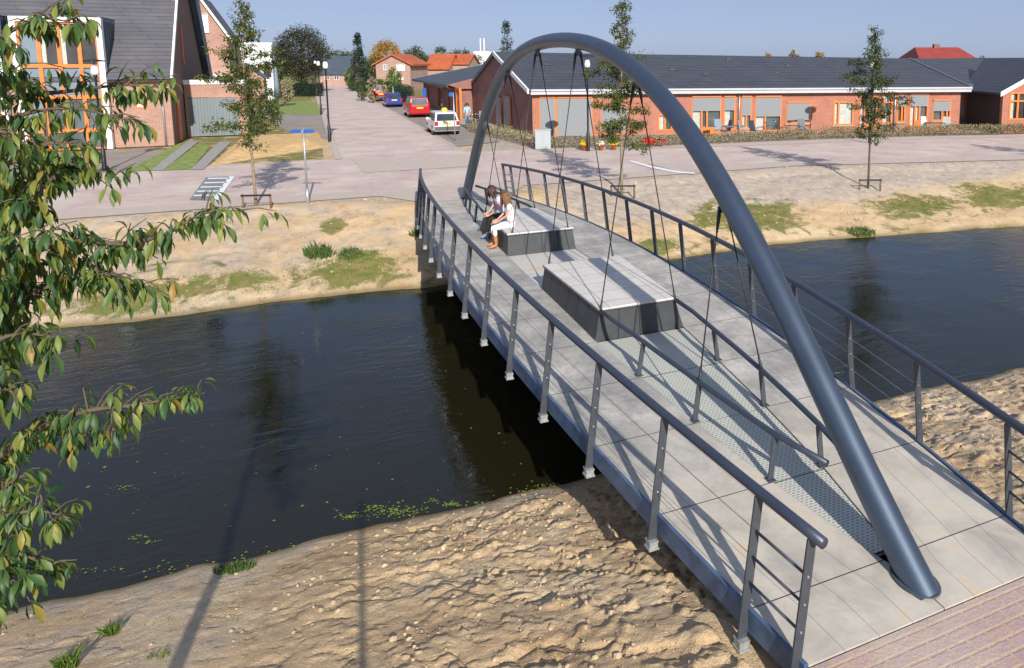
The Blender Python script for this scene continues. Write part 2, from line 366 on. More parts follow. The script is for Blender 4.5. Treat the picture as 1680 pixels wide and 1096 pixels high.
# value noise
_T = rng.random((8, 256, 256))
def vn(x, y, k=0):
    xi = np.floor(x).astype(int); yi = np.floor(y).astype(int); fx = x-xi; fy = y-yi
    fx = fx*fx*(3-2*fx); fy = fy*fy*(3-2*fy); T = _T[k]; a, b = xi & 255, (xi+1) & 255; c, d = yi & 255, (yi+1) & 255
    return (T[a, c]*(1-fx)+T[b, c]*fx)*(1-fy)+(T[a, d]*(1-fx)+T[b, d]*fx)*fy
def fbm(x, y, k=0, o=4, g=.5):
    r = 0; a = 1; t = 0
    for i in range(o): r = r+a*vn(x*2**i, y*2**i, (k+i) % 8); t += a; a *= g
    return r/t
# ================================================================ TERRAIN
def I(x, xs, ys): return np.interp(x, xs, ys)
def far_shore(v): return I(v, [-80, -30, -11.2, -8.5, -5.7, -3.5, -2, 5.5, 9.5, 14.2, 18.5, 30, 45, 80], [7, 6.6, 6.2, 5.7, 6.0, 5.8, 5.6, 5.3, 5.5, 4.8, 4.1, 1.5, -4, -20]) + .12*(fbm(v*1.1, v*0+3, 1)-.5)*2
def near_shore(v): return I(v, [-80, -12, -7, -4, -2, 4, 8, 20, 45, 80], [-4.2, -4.5, -4.7, -4.8, -4.9, -4.7, -4.9, -6, -14, -32]) + .12*(fbm(v*1.3, v*0+9, 2)-.5)*2
def far_top(v): return -1.5*np.clip(1.9-np.abs(v)/2.2,0,1)+I(v, [-80, 14.8, 25.5, 42, 80], [12, 12, 9.4, 4.5, -9])
FLAT = -.045
def height(u, v):
    fs, ns, ft = far_shore(v), near_shore(v), far_top(v)
    z = np.full(np.broadcast(u, v).shape, FLAT)
    t = (u-fs)/(ft-fs); a = -1.5+(1.5+FLAT)*np.clip(t, 0, 1)**.8; a = np.where(t > .85, a*(1-(t-.85).clip(0, .15)/.15)+FLAT*((t-.85).clip(0, .15)/.15), a)
    bt = (ns-u)/5.6; b = -1.5+(1.5+FLAT)*np.clip(bt, 0, 1)**.92
    bed = np.maximum(-2.6, -1.5-.42*np.minimum(fs-u, u-ns))
    z = np.where(u > fs, a, np.where(u < ns, b, bed))
    land_n = np.clip((ns-u)/.5, 0, 1)*np.clip((u+10.9)/.8, 0, 1)
    left = np.clip((v+6.5)/3, .35, 1)
    w2 = fbm(u*1.9, v*1.5, 4, 5, .55)
    wu, wv = u+.5*(fbm(u*.8, v*.8, 6, 2)-.5), v+.6*(fbm(u*.7+9, v*.7, 7, 2)-.5)
    n1 = fbm(wu*1.9+wv*.30, wv*.95, 5, 4, .55); n2 = fbm(wu*4.1, wv*3.5, 0, 3, .55); pick = np.clip((fbm(u*.8, v*.7, 2, 2)-.42)*5, 0, 1)
    crack = np.exp(-((n1-.5)/.018)**2)*pick*.055 + np.exp(-((n2-.52)/.02)**2)*(1-pick*.5)*.045
    step = .022*np.clip((n1-.5)*16, -1, 1)*pick
    cl = fbm(u*6.5+n2*2, v*5.5, 1, 4, .65); clod = .045*np.clip(cl-.52, 0, 1)/.2
    pits = -.10*np.clip(fbm(u*1.7+5, v*1.9, 1, 2)-.74, 0, 1)/.26
    z = z + land_n*left*(.11*(w2-.5)+step-crack+pits+clod*(.4+.6*np.clip((v+6)/3, 0, 1)) + .032*(fbm(u*9, v*8.5, 3, 3, .65)-.5) + .018*(fbm(u*19, v*18, 6, 2)-.5))
    land_f = np.clip((u-fs)/.4, 0, 1)*np.clip((ft-u)/1.2, 0, 1)
    z = z + land_f*(.16*(fbm(u*.8, v*.6, 2, 3)-.5)+.07*(fbm(u*3.3, v*3, 3, 4, .6)-.5))
    return z
def blob(u, v, cu, cv, ru, rv): return np.clip(1.35-np.sqrt(((u-cu)/ru)**2+((v-cv)/rv)**2), 0, 1)
def terrain():
    us = np.concatenate([[-1500, -500, -150, -60, -30, -18, -14], np.arange(-13, -4.3, .03), np.arange(-4.3, 5, .3), np.arange(5, 12.6, .10), np.arange(12.8, 26, .6), [30, 40, 60, 90, 130, 200, 400, 800, 1600, 4000]])
    vs = np.concatenate([[-4000, -1500, -500, -200, -90, -50, -30, -20, -16], np.arange(-13, 9.5, .037), np.arange(9.5, 26, .12), [27, 30, 36, 45, 60, 80, 130, 300, 800, 2000, 4000]])
    U, V = np.meshgrid(us, vs, indexing='ij'); Z = height(U, V)
    # lift nothing under the deck end: keep the sand just below the slab there
    near = (np.abs(V) < 1.75) & (U < -8.6) & (U > -10.6); Z = np.where(near, np.minimum(Z, -.30), Z)
    fare = (np.abs(V) < 1.44) & (U > 8.6) & (U < 10.4); Z = np.where(fare, np.minimum(Z, -.26), Z)
    n, m = U.shape; co = np.stack([V, U, Z], -1).reshape(-1, 3).astype(np.float32)
    i = np.arange((n-1)*(m-1)); r, c = i//(m-1), i % (m-1); a = r*m+c
    fa = np.stack([a, a+m, a+m+1, a+1], 1)[:, ::-1].astype(np.int32)
    me = bpy.data.meshes.new('ground'); me.vertices.add(len(co)); me.vertices.foreach_set('co', co.ravel())
    me.loops.add(fa.size); me.loops.foreach_set('vertex_index', fa.ravel()); me.polygons.add(len(fa))
    me.polygons.foreach_set('loop_start', np.arange(0, fa.size, 4, dtype=np.int32)); me.polygons.foreach_set('loop_total', np.full(len(fa), 4, np.int32))
    me.update(); me.validate(); me.shade_smooth()
    fs, ns = far_shore(V), near_shore(V); sf, sn = U-fs, ns-U
    wet = np.clip(1-sf/.22, 0, 1)*(sf > -50)
    wet = np.where(U > 0, np.clip(1-(sf-.02)/.2, 0, 1), np.clip(1-(sn-.02)/.22, 0, 1))
    g = np.zeros_like(U)
    g = np.maximum(g, blob(U, V, 7.0, -3.6, .9, 1.5)*1.0); g = np.maximum(g, .8*blob(U, V, 6.9, -7.5, .75, 3.6)); g = np.maximum(g, .8*blob(U, V, 9.6, -4.1, .7, .5))
    g = np.maximum(g, blob(U, V, 7.6, 9.6, 1.7, 2.6)*.95); g = np.maximum(g, .95*blob(U, V, 6.5, 16.5+0*V, 1.2, 2.4)); g = np.maximum(g, blob(U, V, 6.1, 5.3, .55, .9))
    g = np.maximum(g, .9*blob(U, V, 6.2, 20.5, 1.6, 2.2)); g = np.maximum(g, blob(U, V, -5.6, 8.4, .5, 1.2)*.9)
    g = np.maximum(g, .55*np.clip(1-np.abs(sf-.5)/.7, 0, 1)*(V < -1.2)*(U > 0)); g = np.maximum(g, .42*np.clip(1-np.abs(sf-.6)/.8, 0, 1)*(V > 3)*(U > 0)); g = np.maximum(g, .32*np.clip((-5-V)/3, 0, 1)*(sf > 0)*(sf < 3.5)); g = np.where((U > 23) & ((V < -4) | (V > 40)), .75, g); g = np.where(U > 75, .9, g)
    g = np.where((U < 5) & (U > -4.2), 0, g)
    soil = np.clip((V-1.5)/3, 0, .85)*(U > 5)*np.clip((U-6.5)/2, .3, 1) + .42*(V < 1.5)*(U > 5) + .16*np.clip((-4-V)/2.5, 0, 1)*(U > 5)
    soil = np.maximum(soil, .40*np.clip((-3.6-V)/2.2, 0, 1)*(U < -4)); soil = np.maximum(soil, .42*np.clip((V-2)/1.5, 0, 1)*(U < -4)); soil = np.maximum(soil, np.where(U < -4, .5*np.clip(1-(sn-.25)/.5, 0, 1), 0))
    soil = np.where((U > 10.6) & (U < 12.2), np.maximum(soil, .55), soil)
    ca = me.color_attributes.new('cover', 'FLOAT_COLOR', 'POINT')
    ca.data.foreach_set('color', np.stack([wet, g, soil, np.ones_like(g)], -1).reshape(-1).astype(np.float32))
    me.materials.append(MATS['terrain']); ob = bpy.data.objects.new('ground', me); COL.objects.link(ob)
    ob.location = O; ob.rotation_euler = (0, 0, TH); tag(ob, kind='structure'); return ob
terrain()
def zat(p):   # ground height under a world point
    d = Vector((p.x, p.y, 0))-O; return float(height(np.array([d.dot(AX)]), np.array([d.dot(PR)]))[0])
def flatsheet(name, quads, mat, z, bridge=True, kind='structure'):
    b = MB()
    for q in quads:
        if bridge: b.add([(v, u, z) for u, v in q], [tuple(range(len(q)))])
        else: b.add([(p.x, p.y, z) for p in q], [tuple(range(len(q)))])
    o = b.build(name, mat)
    if bridge: o.location = O; o.rotation_euler = (0, 0, TH)
    # face up
    me = o.data
    if sum(p.normal.z for p in me.polygons) < 0: me.flip_normals()
    return tag(o, kind=kind)
b = MB(); b.add([(-150, -60, -1.5), (150, -60, -1.5), (150, 40, -1.5), (-150, 40, -1.5)], [(0, 1, 2, 3)])
o = b.build('water', 'water'); o.location = O; o.rotation_euler = (0, 0, TH); tag(o, kind='structure')
# roads
nearE = [(12, -90), (12, -20), (12, -3), (12, 7), (12, 14.8), (9.2, 25.5), (4.3, 42), (-9.4, 80)]
farE = [(22.8, -90), (22.8, -20), (22.8, -3.4), (23, 6.2), (20.9, 17.5), (19.4, 28), (16.0, 42), (6, 80)]
flatsheet('road', [[nearE[i], nearE[i+1], farE[i+1], farE[i]] for i in range(7)], 'roadbrick', -.030)
flatsheet('side_street', [[(22.8, -3.4), (22.9, 2.6), (140, 2.4), (140, -3.2)]], 'roadbrick', -.026)
flatsheet('path', [[(10.38, -1.5), (10.38, 1.5), (12.1, 2.6), (12.1, -2.6)]], 'roadpale', -.022)
flatsheet('kerb_band', [[nearE[i], nearE[i+1], (nearE[i+1][0]+1.3, nearE[i+1][1]), (nearE[i][0]+1.3, nearE[i][1])] for i in range(7)], 'roadpale', -.020)
flatsheet('footpath', [[(farE[i][0]-1.5, farE[i][1]), (farE[i+1][0]-1.5, farE[i+1][1]), farE[i+1], farE[i]] for i in range(3, 7)], 'roadpale', -.018)
flatsheet('parking_strip', [[(25.6, 2.6), (27.0, 5.3), (76, 4.9), (76, 2.6)]], 'greypave', -.014)
flatsheet('gutter', [[(22.8, -3.55), (22.8, -3.2), (140, -3.0), (140, -3.35)], [(25.5, 2.45), (25.5, 2.62), (140, 2.5), (140, 2.35)]], 'roadpale', -.010)
flatsheet('speed_table', [[(17.8, -2.6), (17.8, 2.2), (22.2, 2.4), (22.2, -2.8)]], 'roadpale', -.016)
flatsheet('near_pavement', [[(-10.375, -1.45), (-10.375, 14), (-40, 14), (-40, -1.45)]], 'nearbrick', -.004)
# front yards on the left
flatsheet('forecourt', [[G(-260, 262), G(-200, 300), G(208, 281), G(272, 246), G(245, 243)]], 'greypave', -.020, False)
flatsheet('side_yard', [[G(428, 187), G(538, 187), G(541, 228), G(470, 215)]], 'greypave', -.022, False)
def strip(name, pts, mat, z, kind='structure'): return flatsheet(name, [[G(*p) for p in pts]], mat, z, False, kind)
simple('sandorange', (.56, .37, .17), .95, 0, .25, 3, .8)
simple('lawn', (.19, .25, .06), .95, 0, .4, 3, .6)
strip('lawn', [(206, 281), (250, 279), (318, 228), (290, 236)], 'lawn', -.012)
strip('lawn', [(266, 279), (314, 277), (345, 240), (330, 232)], 'lawn', -.012)
strip('lawn', [(430, 187), (526, 187), (524, 166), (430, 166)], 'lawn', -.012)
strip('driveway', [(248, 279), (267, 279), (326, 232), (312, 228)], 'concrete', -.006)
strip('driveway', [(312, 278), (333, 278), (380, 232), (360, 232)], 'concrete', -.006)
def sand_heap():   # low heap of bright sand on the vacant plot
    c = G(438, 250); b = MB(); nu, nv = 26, 22; vs = []
    P0, P1, P2, P3 = G(338, 273), G(540, 240), G(525, 216), G(395, 224)
    for i in range(nu):
        for j in range(nv):
            s, t = i/(nu-1), j/(nv-1); p = (P0*(1-s)+P1*s)*(1-t)+(P3*(1-s)+P2*s)*t
            e = min(s, 1-s, t, 1-t); h = min(1, e*5)*(.22+.4*float(fbm(np.array(s*5.), np.array(t*4.), 3)))-.02
            vs.append((p.x, p.y, FLAT+h*.75-.01))
    b.add(vs, [(i*nv+j, (i+1)*nv+j, (i+1)*nv+j+1, i*nv+j+1) for i in range(nu-1) for j in range(nv-1)])
    o = b.build('sand', 'sandorange', None, True); o.data.name = 'sand'
    tag(o, kind='structure')
sand_heap()
simple('humpgrey', (.20, .205, .21), .85)
# painted road markings
b = MB()
def quad(b, pts, z=0): b.add([(G(*p).x, G(*p).y, z) for p in pts], [tuple(range(len(pts)))])
quad(b, [(346, 329), (357, 329), (385, 289), (376, 289)])
for k in range(5):
    t = k/4.6; x0, y0 = 340-27*t, 291+32*t
    quad(b, [(x0, y0+2.6), (376-25*t, y0+1.6), (377-25*t, y0), (x0+2, y0+.4)])
strip('speed_hump', [(311, 327), (348, 328), (379, 289), (338, 290)], 'humpgrey', -.012)
o = b.build('road_marking', 'whitewall'); o.location.z = -.008; tag(o, 'white striped speed hump marking on the brick road left of the blue signpost', 'road marking')
strip('speed_hump', [(1062, 268), (1130, 266), (1152, 280), (1112, 280)], 'roadpale', -.012)
b = MB(); quad(b, [(1030, 264), (1068, 275), (1110, 283), (1140, 285), (1140, 283), (1112, 280), (1070, 272), (1036, 263)])
o = b.build('road_marking', 'whitewall'); o.location.z = -.008; tag(o, 'long thin white line on the brick road right of the middle young tree', 'road marking')
# loose crumbs and clods of sand, too many to count
def crumbs():
    rr = np.random.default_rng(5); b = MB(); base = bmesh.new(); bmesh.ops.create_icosphere(base, subdivisions=1, radius=1)
    bv = np.array([v.co[:] for v in base.verts]); bf = [tuple(v.index for v in f.verts) for f in base.faces]; base.free()
    def go(n, u0, u1, v0, v1, r0, r1):
        U = rr.uniform(u0, u1, n); V = rr.uniform(v0, v1, n); keep = fbm(U*1.3, V*1.1, 7, 3) > rr.uniform(.30, .72, n)
        keep &= ~((np.abs(V) < 2.0) & (U < -8.3)) & ((U < near_shore(V)-.15) | (U > far_shore(V)+.2)); U, V = U[keep], V[keep]; Z = height(U, V)
        for u, v, z in zip(U, V, Z):
            r = r0+(r1-r0)*rr.random()**6; q = bv*(1+rr.uniform(-.3, .3, (len(bv), 1)))*np.array([r*rr.uniform(.8, 1.5), r*rr.uniform(.8, 1.3), r*rr.uniform(.5, .9)])
            b.add(q+np.array([v, u, z+r*.15]), bf)
    go(9000, -12, -4.9, -6, -1.2, .004, .030); go(1200, -12, -4.9, -10, -5, .004, .02); go(2600, -10.3, -4.9, 1.9, 8.5, .004, .026); go(3500, 5.8, 12, -13, 24, .012, .05)
    o = b.build('sand_clods', 'clod'); o.location = O; o.rotation_euler = (0, 0, TH); tag(o, 'loose crumbly clods of tan sand strewn over the canal banks', 'sand', kind='stuff')
simple('clod', (.48, .36, .225), .95, 0, .3, 1.5, .6)
crumbs()
# ================================================================ BRIDGE
BR = empty('footbridge', O, TH, 'grey steel tied arch footbridge with curved handrails crossing the canal', 'bridge')
BAY = 1.387; UE = 10.36
def dz(u): return .307*(1-(u/10.4)**2)
def dw(u): return 1.405+.778*(1-(u/10.4)**2)
def lens(u): return float(np.interp(abs(u), [0, 4.2, 5.5, 6.9, 8.3, 9.62, 9.9], [.80, .76, .64, .51, .34, .10, .0]))
PU = [(k-8)*BAY for k in range(1, 16)]
edges = [-UE]+PU+[UE]
def deck_panel(u0, u1, side, mat='deck'):
    n = 6; b = MB(); vs = []; uv = []
    g = .0035
    for i in range(n+1):
        u = u0+g+(u1-u0-2*g)*i/n
        a, c = lens(u)+.004, dw(u)
        for k in range(5):
            x = a+(c-a)*k/4
            vs.append((side*x, u, dz(u))); uv.append(k/4)
    fs = [(i*5+k, i*5+k+1, (i+1)*5+k+1, (i+1)*5+k) for i in range(n) for k in range(4)]
    if side < 0: fs = [f[::-1] for f in fs]
    m = len(vs); vs2 = [(x, y, z-.06) for x, y, z in vs]
    rim = [i*5 for i in range(n+1)]; rim2 = [i*5+4 for i in range(n+1)]
    b.add(vs+vs2, fs)
    for L in (rim, rim2):
        for p, q in zip(L, L[1:]): b.f.append((p, q, q+m, p+m))
    for a in (0, n*5): 
        for k in range(4): b.f.append((a+k, a+k+1, a+k+1+m, a+k+m))
    o = b.build('deck_panel', mat, BR)
    ul = o.data.uv_layers.new(name='UVMap')
    for lp in o.data.loops: ul.data[lp.index].uv = (uv[lp.vertex_index % m], 0)
    return o
for e0, e1 in zip(edges, edges[1:]):
    for sd_ in (-1, 1): deck_panel(e0, e1, sd_)
for u in PU:
    for sd_ in (-1, 1): MB().box((min(sd_*(lens(u)+.01), sd_*dw(u)), u-.005, dz(u)-.03), (max(sd_*(lens(u)+.01), sd_*dw(u)), u+.005, dz(u)+.0012)).build('joint', 'rubber', BR)
def lens_panel(u0, u1, mat, name, dzz=-.012):
    b = MB(); n = 6; vs = []
    for i in range(n+1):
        u = u0+.006+(u1-u0-.012)*i/n; a = max(.01, lens(u)-.006); vs += [(-a, u, dz(u)+dzz), (a, u, dz(u)+dzz), (a, u, dz(u)+dzz-.05), (-a, u, dz(u)+dzz-.05)]
    fs = []
    for i in range(n):
        for k in range(4): fs.append((i*4+k, i*4+(k+1) % 4, (i+1)*4+(k+1) % 4, (i+1)*4+k))
    b.add(vs, fs); b.build(name, mat, BR)
for s_ in (-1, 1):
    for a, c in ((4.16, 5.547), (5.547, 6.935), (6.935, 8.322), (8.322, 9.6)):
        lens_panel(min(s_*a, s_*c), max(s_*a, s_*c), 'grating', 'grating')
for a, c in ((-1.33, 0), (0, 1.33)): lens_panel(a, c, 'gapfloor', 'floor_slab')
# steel edge channels, girders and cross beams
def ribbon(name, mat, off0, off1, z0, z1, side, u0=-UE, u1=UE, n=44):
    b = MB(); vs = []
    for i in range(n+1):
        u = u0+(u1-u0)*i/n; x0, x1 = dw(u)+off0, dw(u)+off1
        vs += [(side*x0, u, dz(u)+z1), (side*x1, u, dz(u)+z1), (side*x1, u, dz(u)+z0), (side*x0, u, dz(u)+z0)]
    fs = [(i*4+k, i*4+(k+1) % 4, (i+1)*4+(k+1) % 4, (i+1)*4+k) for i in range(n) for k in range(4)]+[(0, 1, 2, 3), (n*4, n*4+1, n*4+2, n*4+3)]
    b.add(vs, fs); return b.build(name, mat, BR)
for s_ in (-1, 1):
    ribbon('edge_channel', 'edgesteel', .006, .045, -.19, .022, s_)
    ribbon('edge_flange', 'edgesteel', -.10, .005, -.19, -.17, s_)
def straight_girder(x):
    b = MB(); n = 30; vs = []
    for i in range(n+1):
        u = -9.3+18.6*i/n; z = dz(u)-.13
        vs += [(x-.09, u, z), (x+.09, u, z), (x+.09, u, z-.34), (x-.09, u, z-.34)]
    b.add(vs, [(i*4+k, i*4+(k+1) % 4, (i+1)*4+(k+1) % 4, (i+1)*4+k) for i in range(n) for k in range(4)]+[(0, 1, 2, 3), (n*4, n*4+1, n*4+2, n*4+3)])
    b.build('girder', 'girder', BR)
straight_girder(-.86); straight_girder(.86)
T_, L_ = .11708, 1.05
def railpts(u, s_, h=L_):
    return Vector((s_*(dw(u)+.075-h*math.sin(T_)*1.0), u, dz(u)+h*math.cos(T_)))
RU = [-10.30]+PU+[10.36]
for u in PU:
    b = MB(); b.box((-dw(u)-.02, u-.05, dz(u)-.13), (dw(u)+.02, u+.05, dz(u)-.075)); b.box((-dw(u)+.1, u-.012, dz(u)-.30), (dw(u)-.1, u+.012, dz(u)-.131))
    b.build('cross_beam', 'girder', BR)
    for s_ in (-1, 1):
        b = MB(); x = s_*(dw(u)+.095)
        b.box((x-.055, u-.06, dz(u)-.33), (x+.055, u+.06, dz(u)-.31)); b.box((x-.05, u-.055, dz(u)-.255), (x+.05, u+.055, dz(u)-.238)); b.box((x-.045, u-.045, dz(u)-.309), (x+.045, u+.045, dz(u)-.256))
        b.build('beam_end', 'flange', BR)
for s_ in (-1, 1):
    hr = MB().tube([railpts(u, s_) for u in np.linspace(-10.42, 10.42, 60)], .045, 14).build('handrail', 'railsteel', BR, True)
    for u in RU:
        a = Vector((s_*(dw(u)+.095), u, dz(u)-.24)); p = railpts(u, s_)-Vector((0, 0, .035)); d = p-a; nrm = Vector((d.z, 0, -d.x)).normalized()*.046; y = Vector((0, .010, 0))
        b = MB(); b.add([a-nrm-y, a+nrm-y, a+nrm+y, a-nrm+y, p-nrm*.9-y, p+nrm*.9-y, p+nrm*.9+y, p-nrm*.9+y], [(0, 3, 2, 1), (4, 5, 6, 7), (0, 1, 5, 4), (1, 2, 6, 5), (2, 3, 7, 6), (3, 0, 4, 7)])
        po = b.build('post', 'poststeel', BR, bevel=.003)
        for f in (.40, .58, .76):
            q = a+(p-a)*f; MB().tube([q-Vector((0, .018, 0)), q+Vector((0, .018, 0))], .010, 8).build('bolt', 'signgrey', po)
    for f in (.40, .58, .76):
        def wp(u):
            a = Vector((s_*(dw(u)+.095), u, dz(u)-.24)); p = railpts(u, s_)-Vector((0, 0, .035)); return a+(p-a)*f
        MB().tube([wp(u) for u in np.linspace(-BAY*7, BAY*7, 50)], .0032, 5).build('wire', 'wire', BR)
        for uu in ((-10.3, -BAY*7), (BAY*7, 10.36)):
            MB().tube([wp(uu[0]), wp(uu[1])], .012, 8).build('bar', 'steel', BR, True)
# inner guard rails from the benches to the arch feet
for e in (-1, 1):
    for s_ in (-1, 1):
        pts = [(4.06, .655, .45), (4.7, .635, .47), (5.47, .565, .48), (6.2, .51, .485), (6.88, .45, .49), (7.6, .37, .495), (8.27, .285, .50), (8.95, .14, .53)]
        MB().tube([Vector((s_*v, e*u, dz(u)+h)) for u, v, h in pts], .034, 12).build('inner_rail', 'railsteel', BR, True)
        for u, v, h in (pts[2], pts[4], pts[6], (4.10, .655, .44)):
            a = Vector((s_*(lens(u)-.0), e*u, dz(u)-.02)); p = Vector((s_*v, e*u, dz(u)+h-.02)); d = p-a; nr = Vector((d.z, 0, -d.x)).normalized()*.034; y = Vector((0, .010, 0))
            if u > 4.5:
                b = MB(); b.add([a-nr-y, a+nr-y, a+nr+y, a-nr+y, p-nr-y, p+nr-y, p+nr+y, p-nr+y], [(0, 3, 2, 1), (4, 5, 6, 7), (0, 1, 5, 4), (1, 2, 6, 5), (2, 3, 7, 6), (3, 0, 4, 7)])
                b.box((a.x-.05, a.y-.05, a.z+.015), (a.x+.05, a.y+.05, a.z+.03)); b.build('inner_post', 'poststeel', BR, bevel=.003)
# arch
AT = [(0, 5.0), (1.3, 4.96), (2.3, 4.82), (3.86, 4.46), (4.9, 4.07), (5.7, 3.65), (6.3, 3.25), (7.34, 2.46), (8.0, 1.88), (8.58, 1.36), (9.07, .92), (9.55, .47), (10.14, -.04)]
_u = np.array([a for a, _ in AT]); _z = np.array([c for _, c in AT]); _pc = np.polyfit(_u**2, _z, 4)
def az(u): return float(np.polyval(_pc, u*u))
ap = [Vector((0, u, az(u))) for u in np.linspace(-10.16, 10.16, 90)]
MB().tube(ap, .148, 32, False).build('arch', 'archsteel', BR, True)
for e in (-1, 1):
    u = 10.02
    b = MB(); b.tube([Vector((0, e*u, .035)), Vector((0, e*u, .049))], 1, 24)
    vs = [Vector((p[0]*.178, e*u+(p[1]-e*u)*.25, p[2])) for p in b.v]; b.v = [tuple(p) for p in vs]
    b.build('base_plate', 'steel', BR)
# hangers
for e in (-1, 1):
    for un, ua in ((6.72, 6.88), (4.02, 4.05), (1.33, 1.36)):
        zt = az(un); slope = (az(un+.05)-az(un-.05))/.1; nrm = Vector((0, -slope, 1)).normalized(); top = Vector((0, e*un, zt))-Vector((0, nrm.y*e, nrm.z))*.148
        b = MB(); b.tube([top+Vector((0, 0, .05)), top-Vector((0, 0, .07))], [.06, .05], 10); b.box((-.075, top.y-.012, top.z-.12), (.075, top.y+.012, top.z-.04)); b.build('hanger_lug', 'steel', BR)
        for s_ in (-1, 1):
            va = .655 if un < 6 else .45; hb = .46 if un < 6 else .52
            p0 = top+Vector((s_*.05, 0, -.08)); p1 = Vector((s_*va, e*ua, dz(ua)+hb)); d = (p1-p0).normalized()
            b = MB(); b.tube([p0, p0+d*.16, p0+d*.30], [.026, .024, .012], 8); b.tube([p0+d*.28, p1-d*.14], .0095, 7); b.tube([p1-d*.16, p1-d*.02, p1-Vector((0, 0, .03))], [.013, .024, .03], 8)
            b.build('hanger', 'cable', BR, True)
# two low benches inside the loop of the rails
def bench(s0, s1, label):
    cu = (s0+s1)/2; r = empty('bench', BR.matrix_basis @ Vector((0, 0, 0)) if False else O, TH, label, 'bench', 'low box benches on the bridge')
    h = .45; b = MB(); z0a, z0b = dz(s0)-.03, dz(s1)-.03; za, zb = dz(s0)+h, dz(s1)+h
    bot = [(-.78, s0-.09, z0a), (.78, s0-.09, z0a), (.80, s1+.09, z0b), (-.80, s1+.09, z0b)]
    top = [(-.66, s0, za), (.66, s0, za), (.75, s1, zb), (-.75, s1, zb)]
    if s0 > 0: 
        bot = [(-.80, s0-.09, z0a), (.80, s0-.09, z0a), (.78, s1+.09, z0b), (-.78, s1+.09, z0b)]
        top = [(-.75, s0, za), (.75, s0, za), (.66, s1, zb), (-.66, s1, zb)]
    A = [Vector(p) for p in bot]; B = [Vector(p) for p in top]
    for k, nseg in ((0, 4), (1, 6), (2, 4), (3, 6)):
        a0, a1, b0, b1 = A[k], A[(k+1) % 4], B[k], B[(k+1) % 4]
        for j in range(nseg):
            t0, t1 = j/nseg+(.004 if j else 0), (j+1)/nseg-(.004 if j < nseg-1 else 0)
            q = [a0.lerp(a1, t0), a0.lerp(a1, t1), b0.lerp(b1, t1), b0.lerp(b1, t0)]
            n = (q[1]-q[0]).cross(q[3]-q[0]).normalized(); MB().prism(q, -n*.02).build('side_panel', 'benchside', r)
    e = .035; C = [Vector((p[0]*(1+e), p[1]+(p[1]-cu)*e/2, p[2]+.001)) for p in top]
    MB().prism(C, (0, 0, .035)).build('seat_top', 'benchtop', r, bevel=.006)
    bt = MB()
    for k in range(4):
        p, q = C[k], C[(k+1) % 4]; bt.tube([p+Vector((0, 0, -.004)), q+Vector((0, 0, -.004))], .012, 6)
    bt.build('trim', 'steel', r)
    # dark core so the joints between the panels read as gaps
    b = MB(); f = .985; b.add([(p.x*f, cu+(p.y-cu)*f, p.z) for p in A]+[(p.x*f, cu+(p.y-cu)*f, p.z-.01) for p in B], [(0, 1, 5, 4), (1, 2, 6, 5), (2, 3, 7, 6), (3, 0, 4, 7), (4, 5, 6, 7)]); b.build('frame', 'cable', r)
    return r
bench(-4.03, -1.40, 'low dark box bench with pale slab top nearer the camera, empty, on the bridge')
bench(1.34, 4.14, 'low dark box bench with pale slab top on which two people sit')
# abutments
for e in (-1, 1):
    b = MB(); b.box((-1.35, min(e*9.1, e*9.75), -1.3), (1.35, max(e*9.1, e*9.75), -.30)); b.build('abutment', 'concrete', BR)
# rubble at the near abutment
for i, (px, py, s) in enumerate([(1236, 1003, .10), (1225, 1012, .07), (1290, 1045, .09), (1302, 1062, .12), (1250, 1018, .05), (1079, 862, .05), (1275, 1052, .05)]):
    p = G(px, py, -.26 if i else -.27); b = MB(); rr = random.Random(i)
    bmx = bmesh.new(); bmesh.ops.create_icosphere(bmx, subdivisions=2, radius=s)
    for v in bmx.verts: v.co *= 1+rr.uniform(-.22, .22); v.co.z *= .6
    me = bpy.data.meshes.new('stone'); bmx.to_mesh(me); bmx.free(); me.materials.append(MATS['clinker'])
    o = bpy.data.objects.new('stone', me); COL.objects.link(o); o.location = p; tag(o, ['tan stone in the sand under the second post from the near left railing end', 'small tan stone touching the foot of the second post from the near end', 'pale stone half way between the last two near left posts', 'largest rough stone, at the near left bridge corner', 'small stone lying against the steel bridge edge near its left end', 'stone below the third post from the near left railing end', 'small stone next to the largest one at the near bridge corner'][i], 'stone', 'stones at the near bridge end')
simple('fascia', (.46, .48, .52), .5, 0, .05, 3)
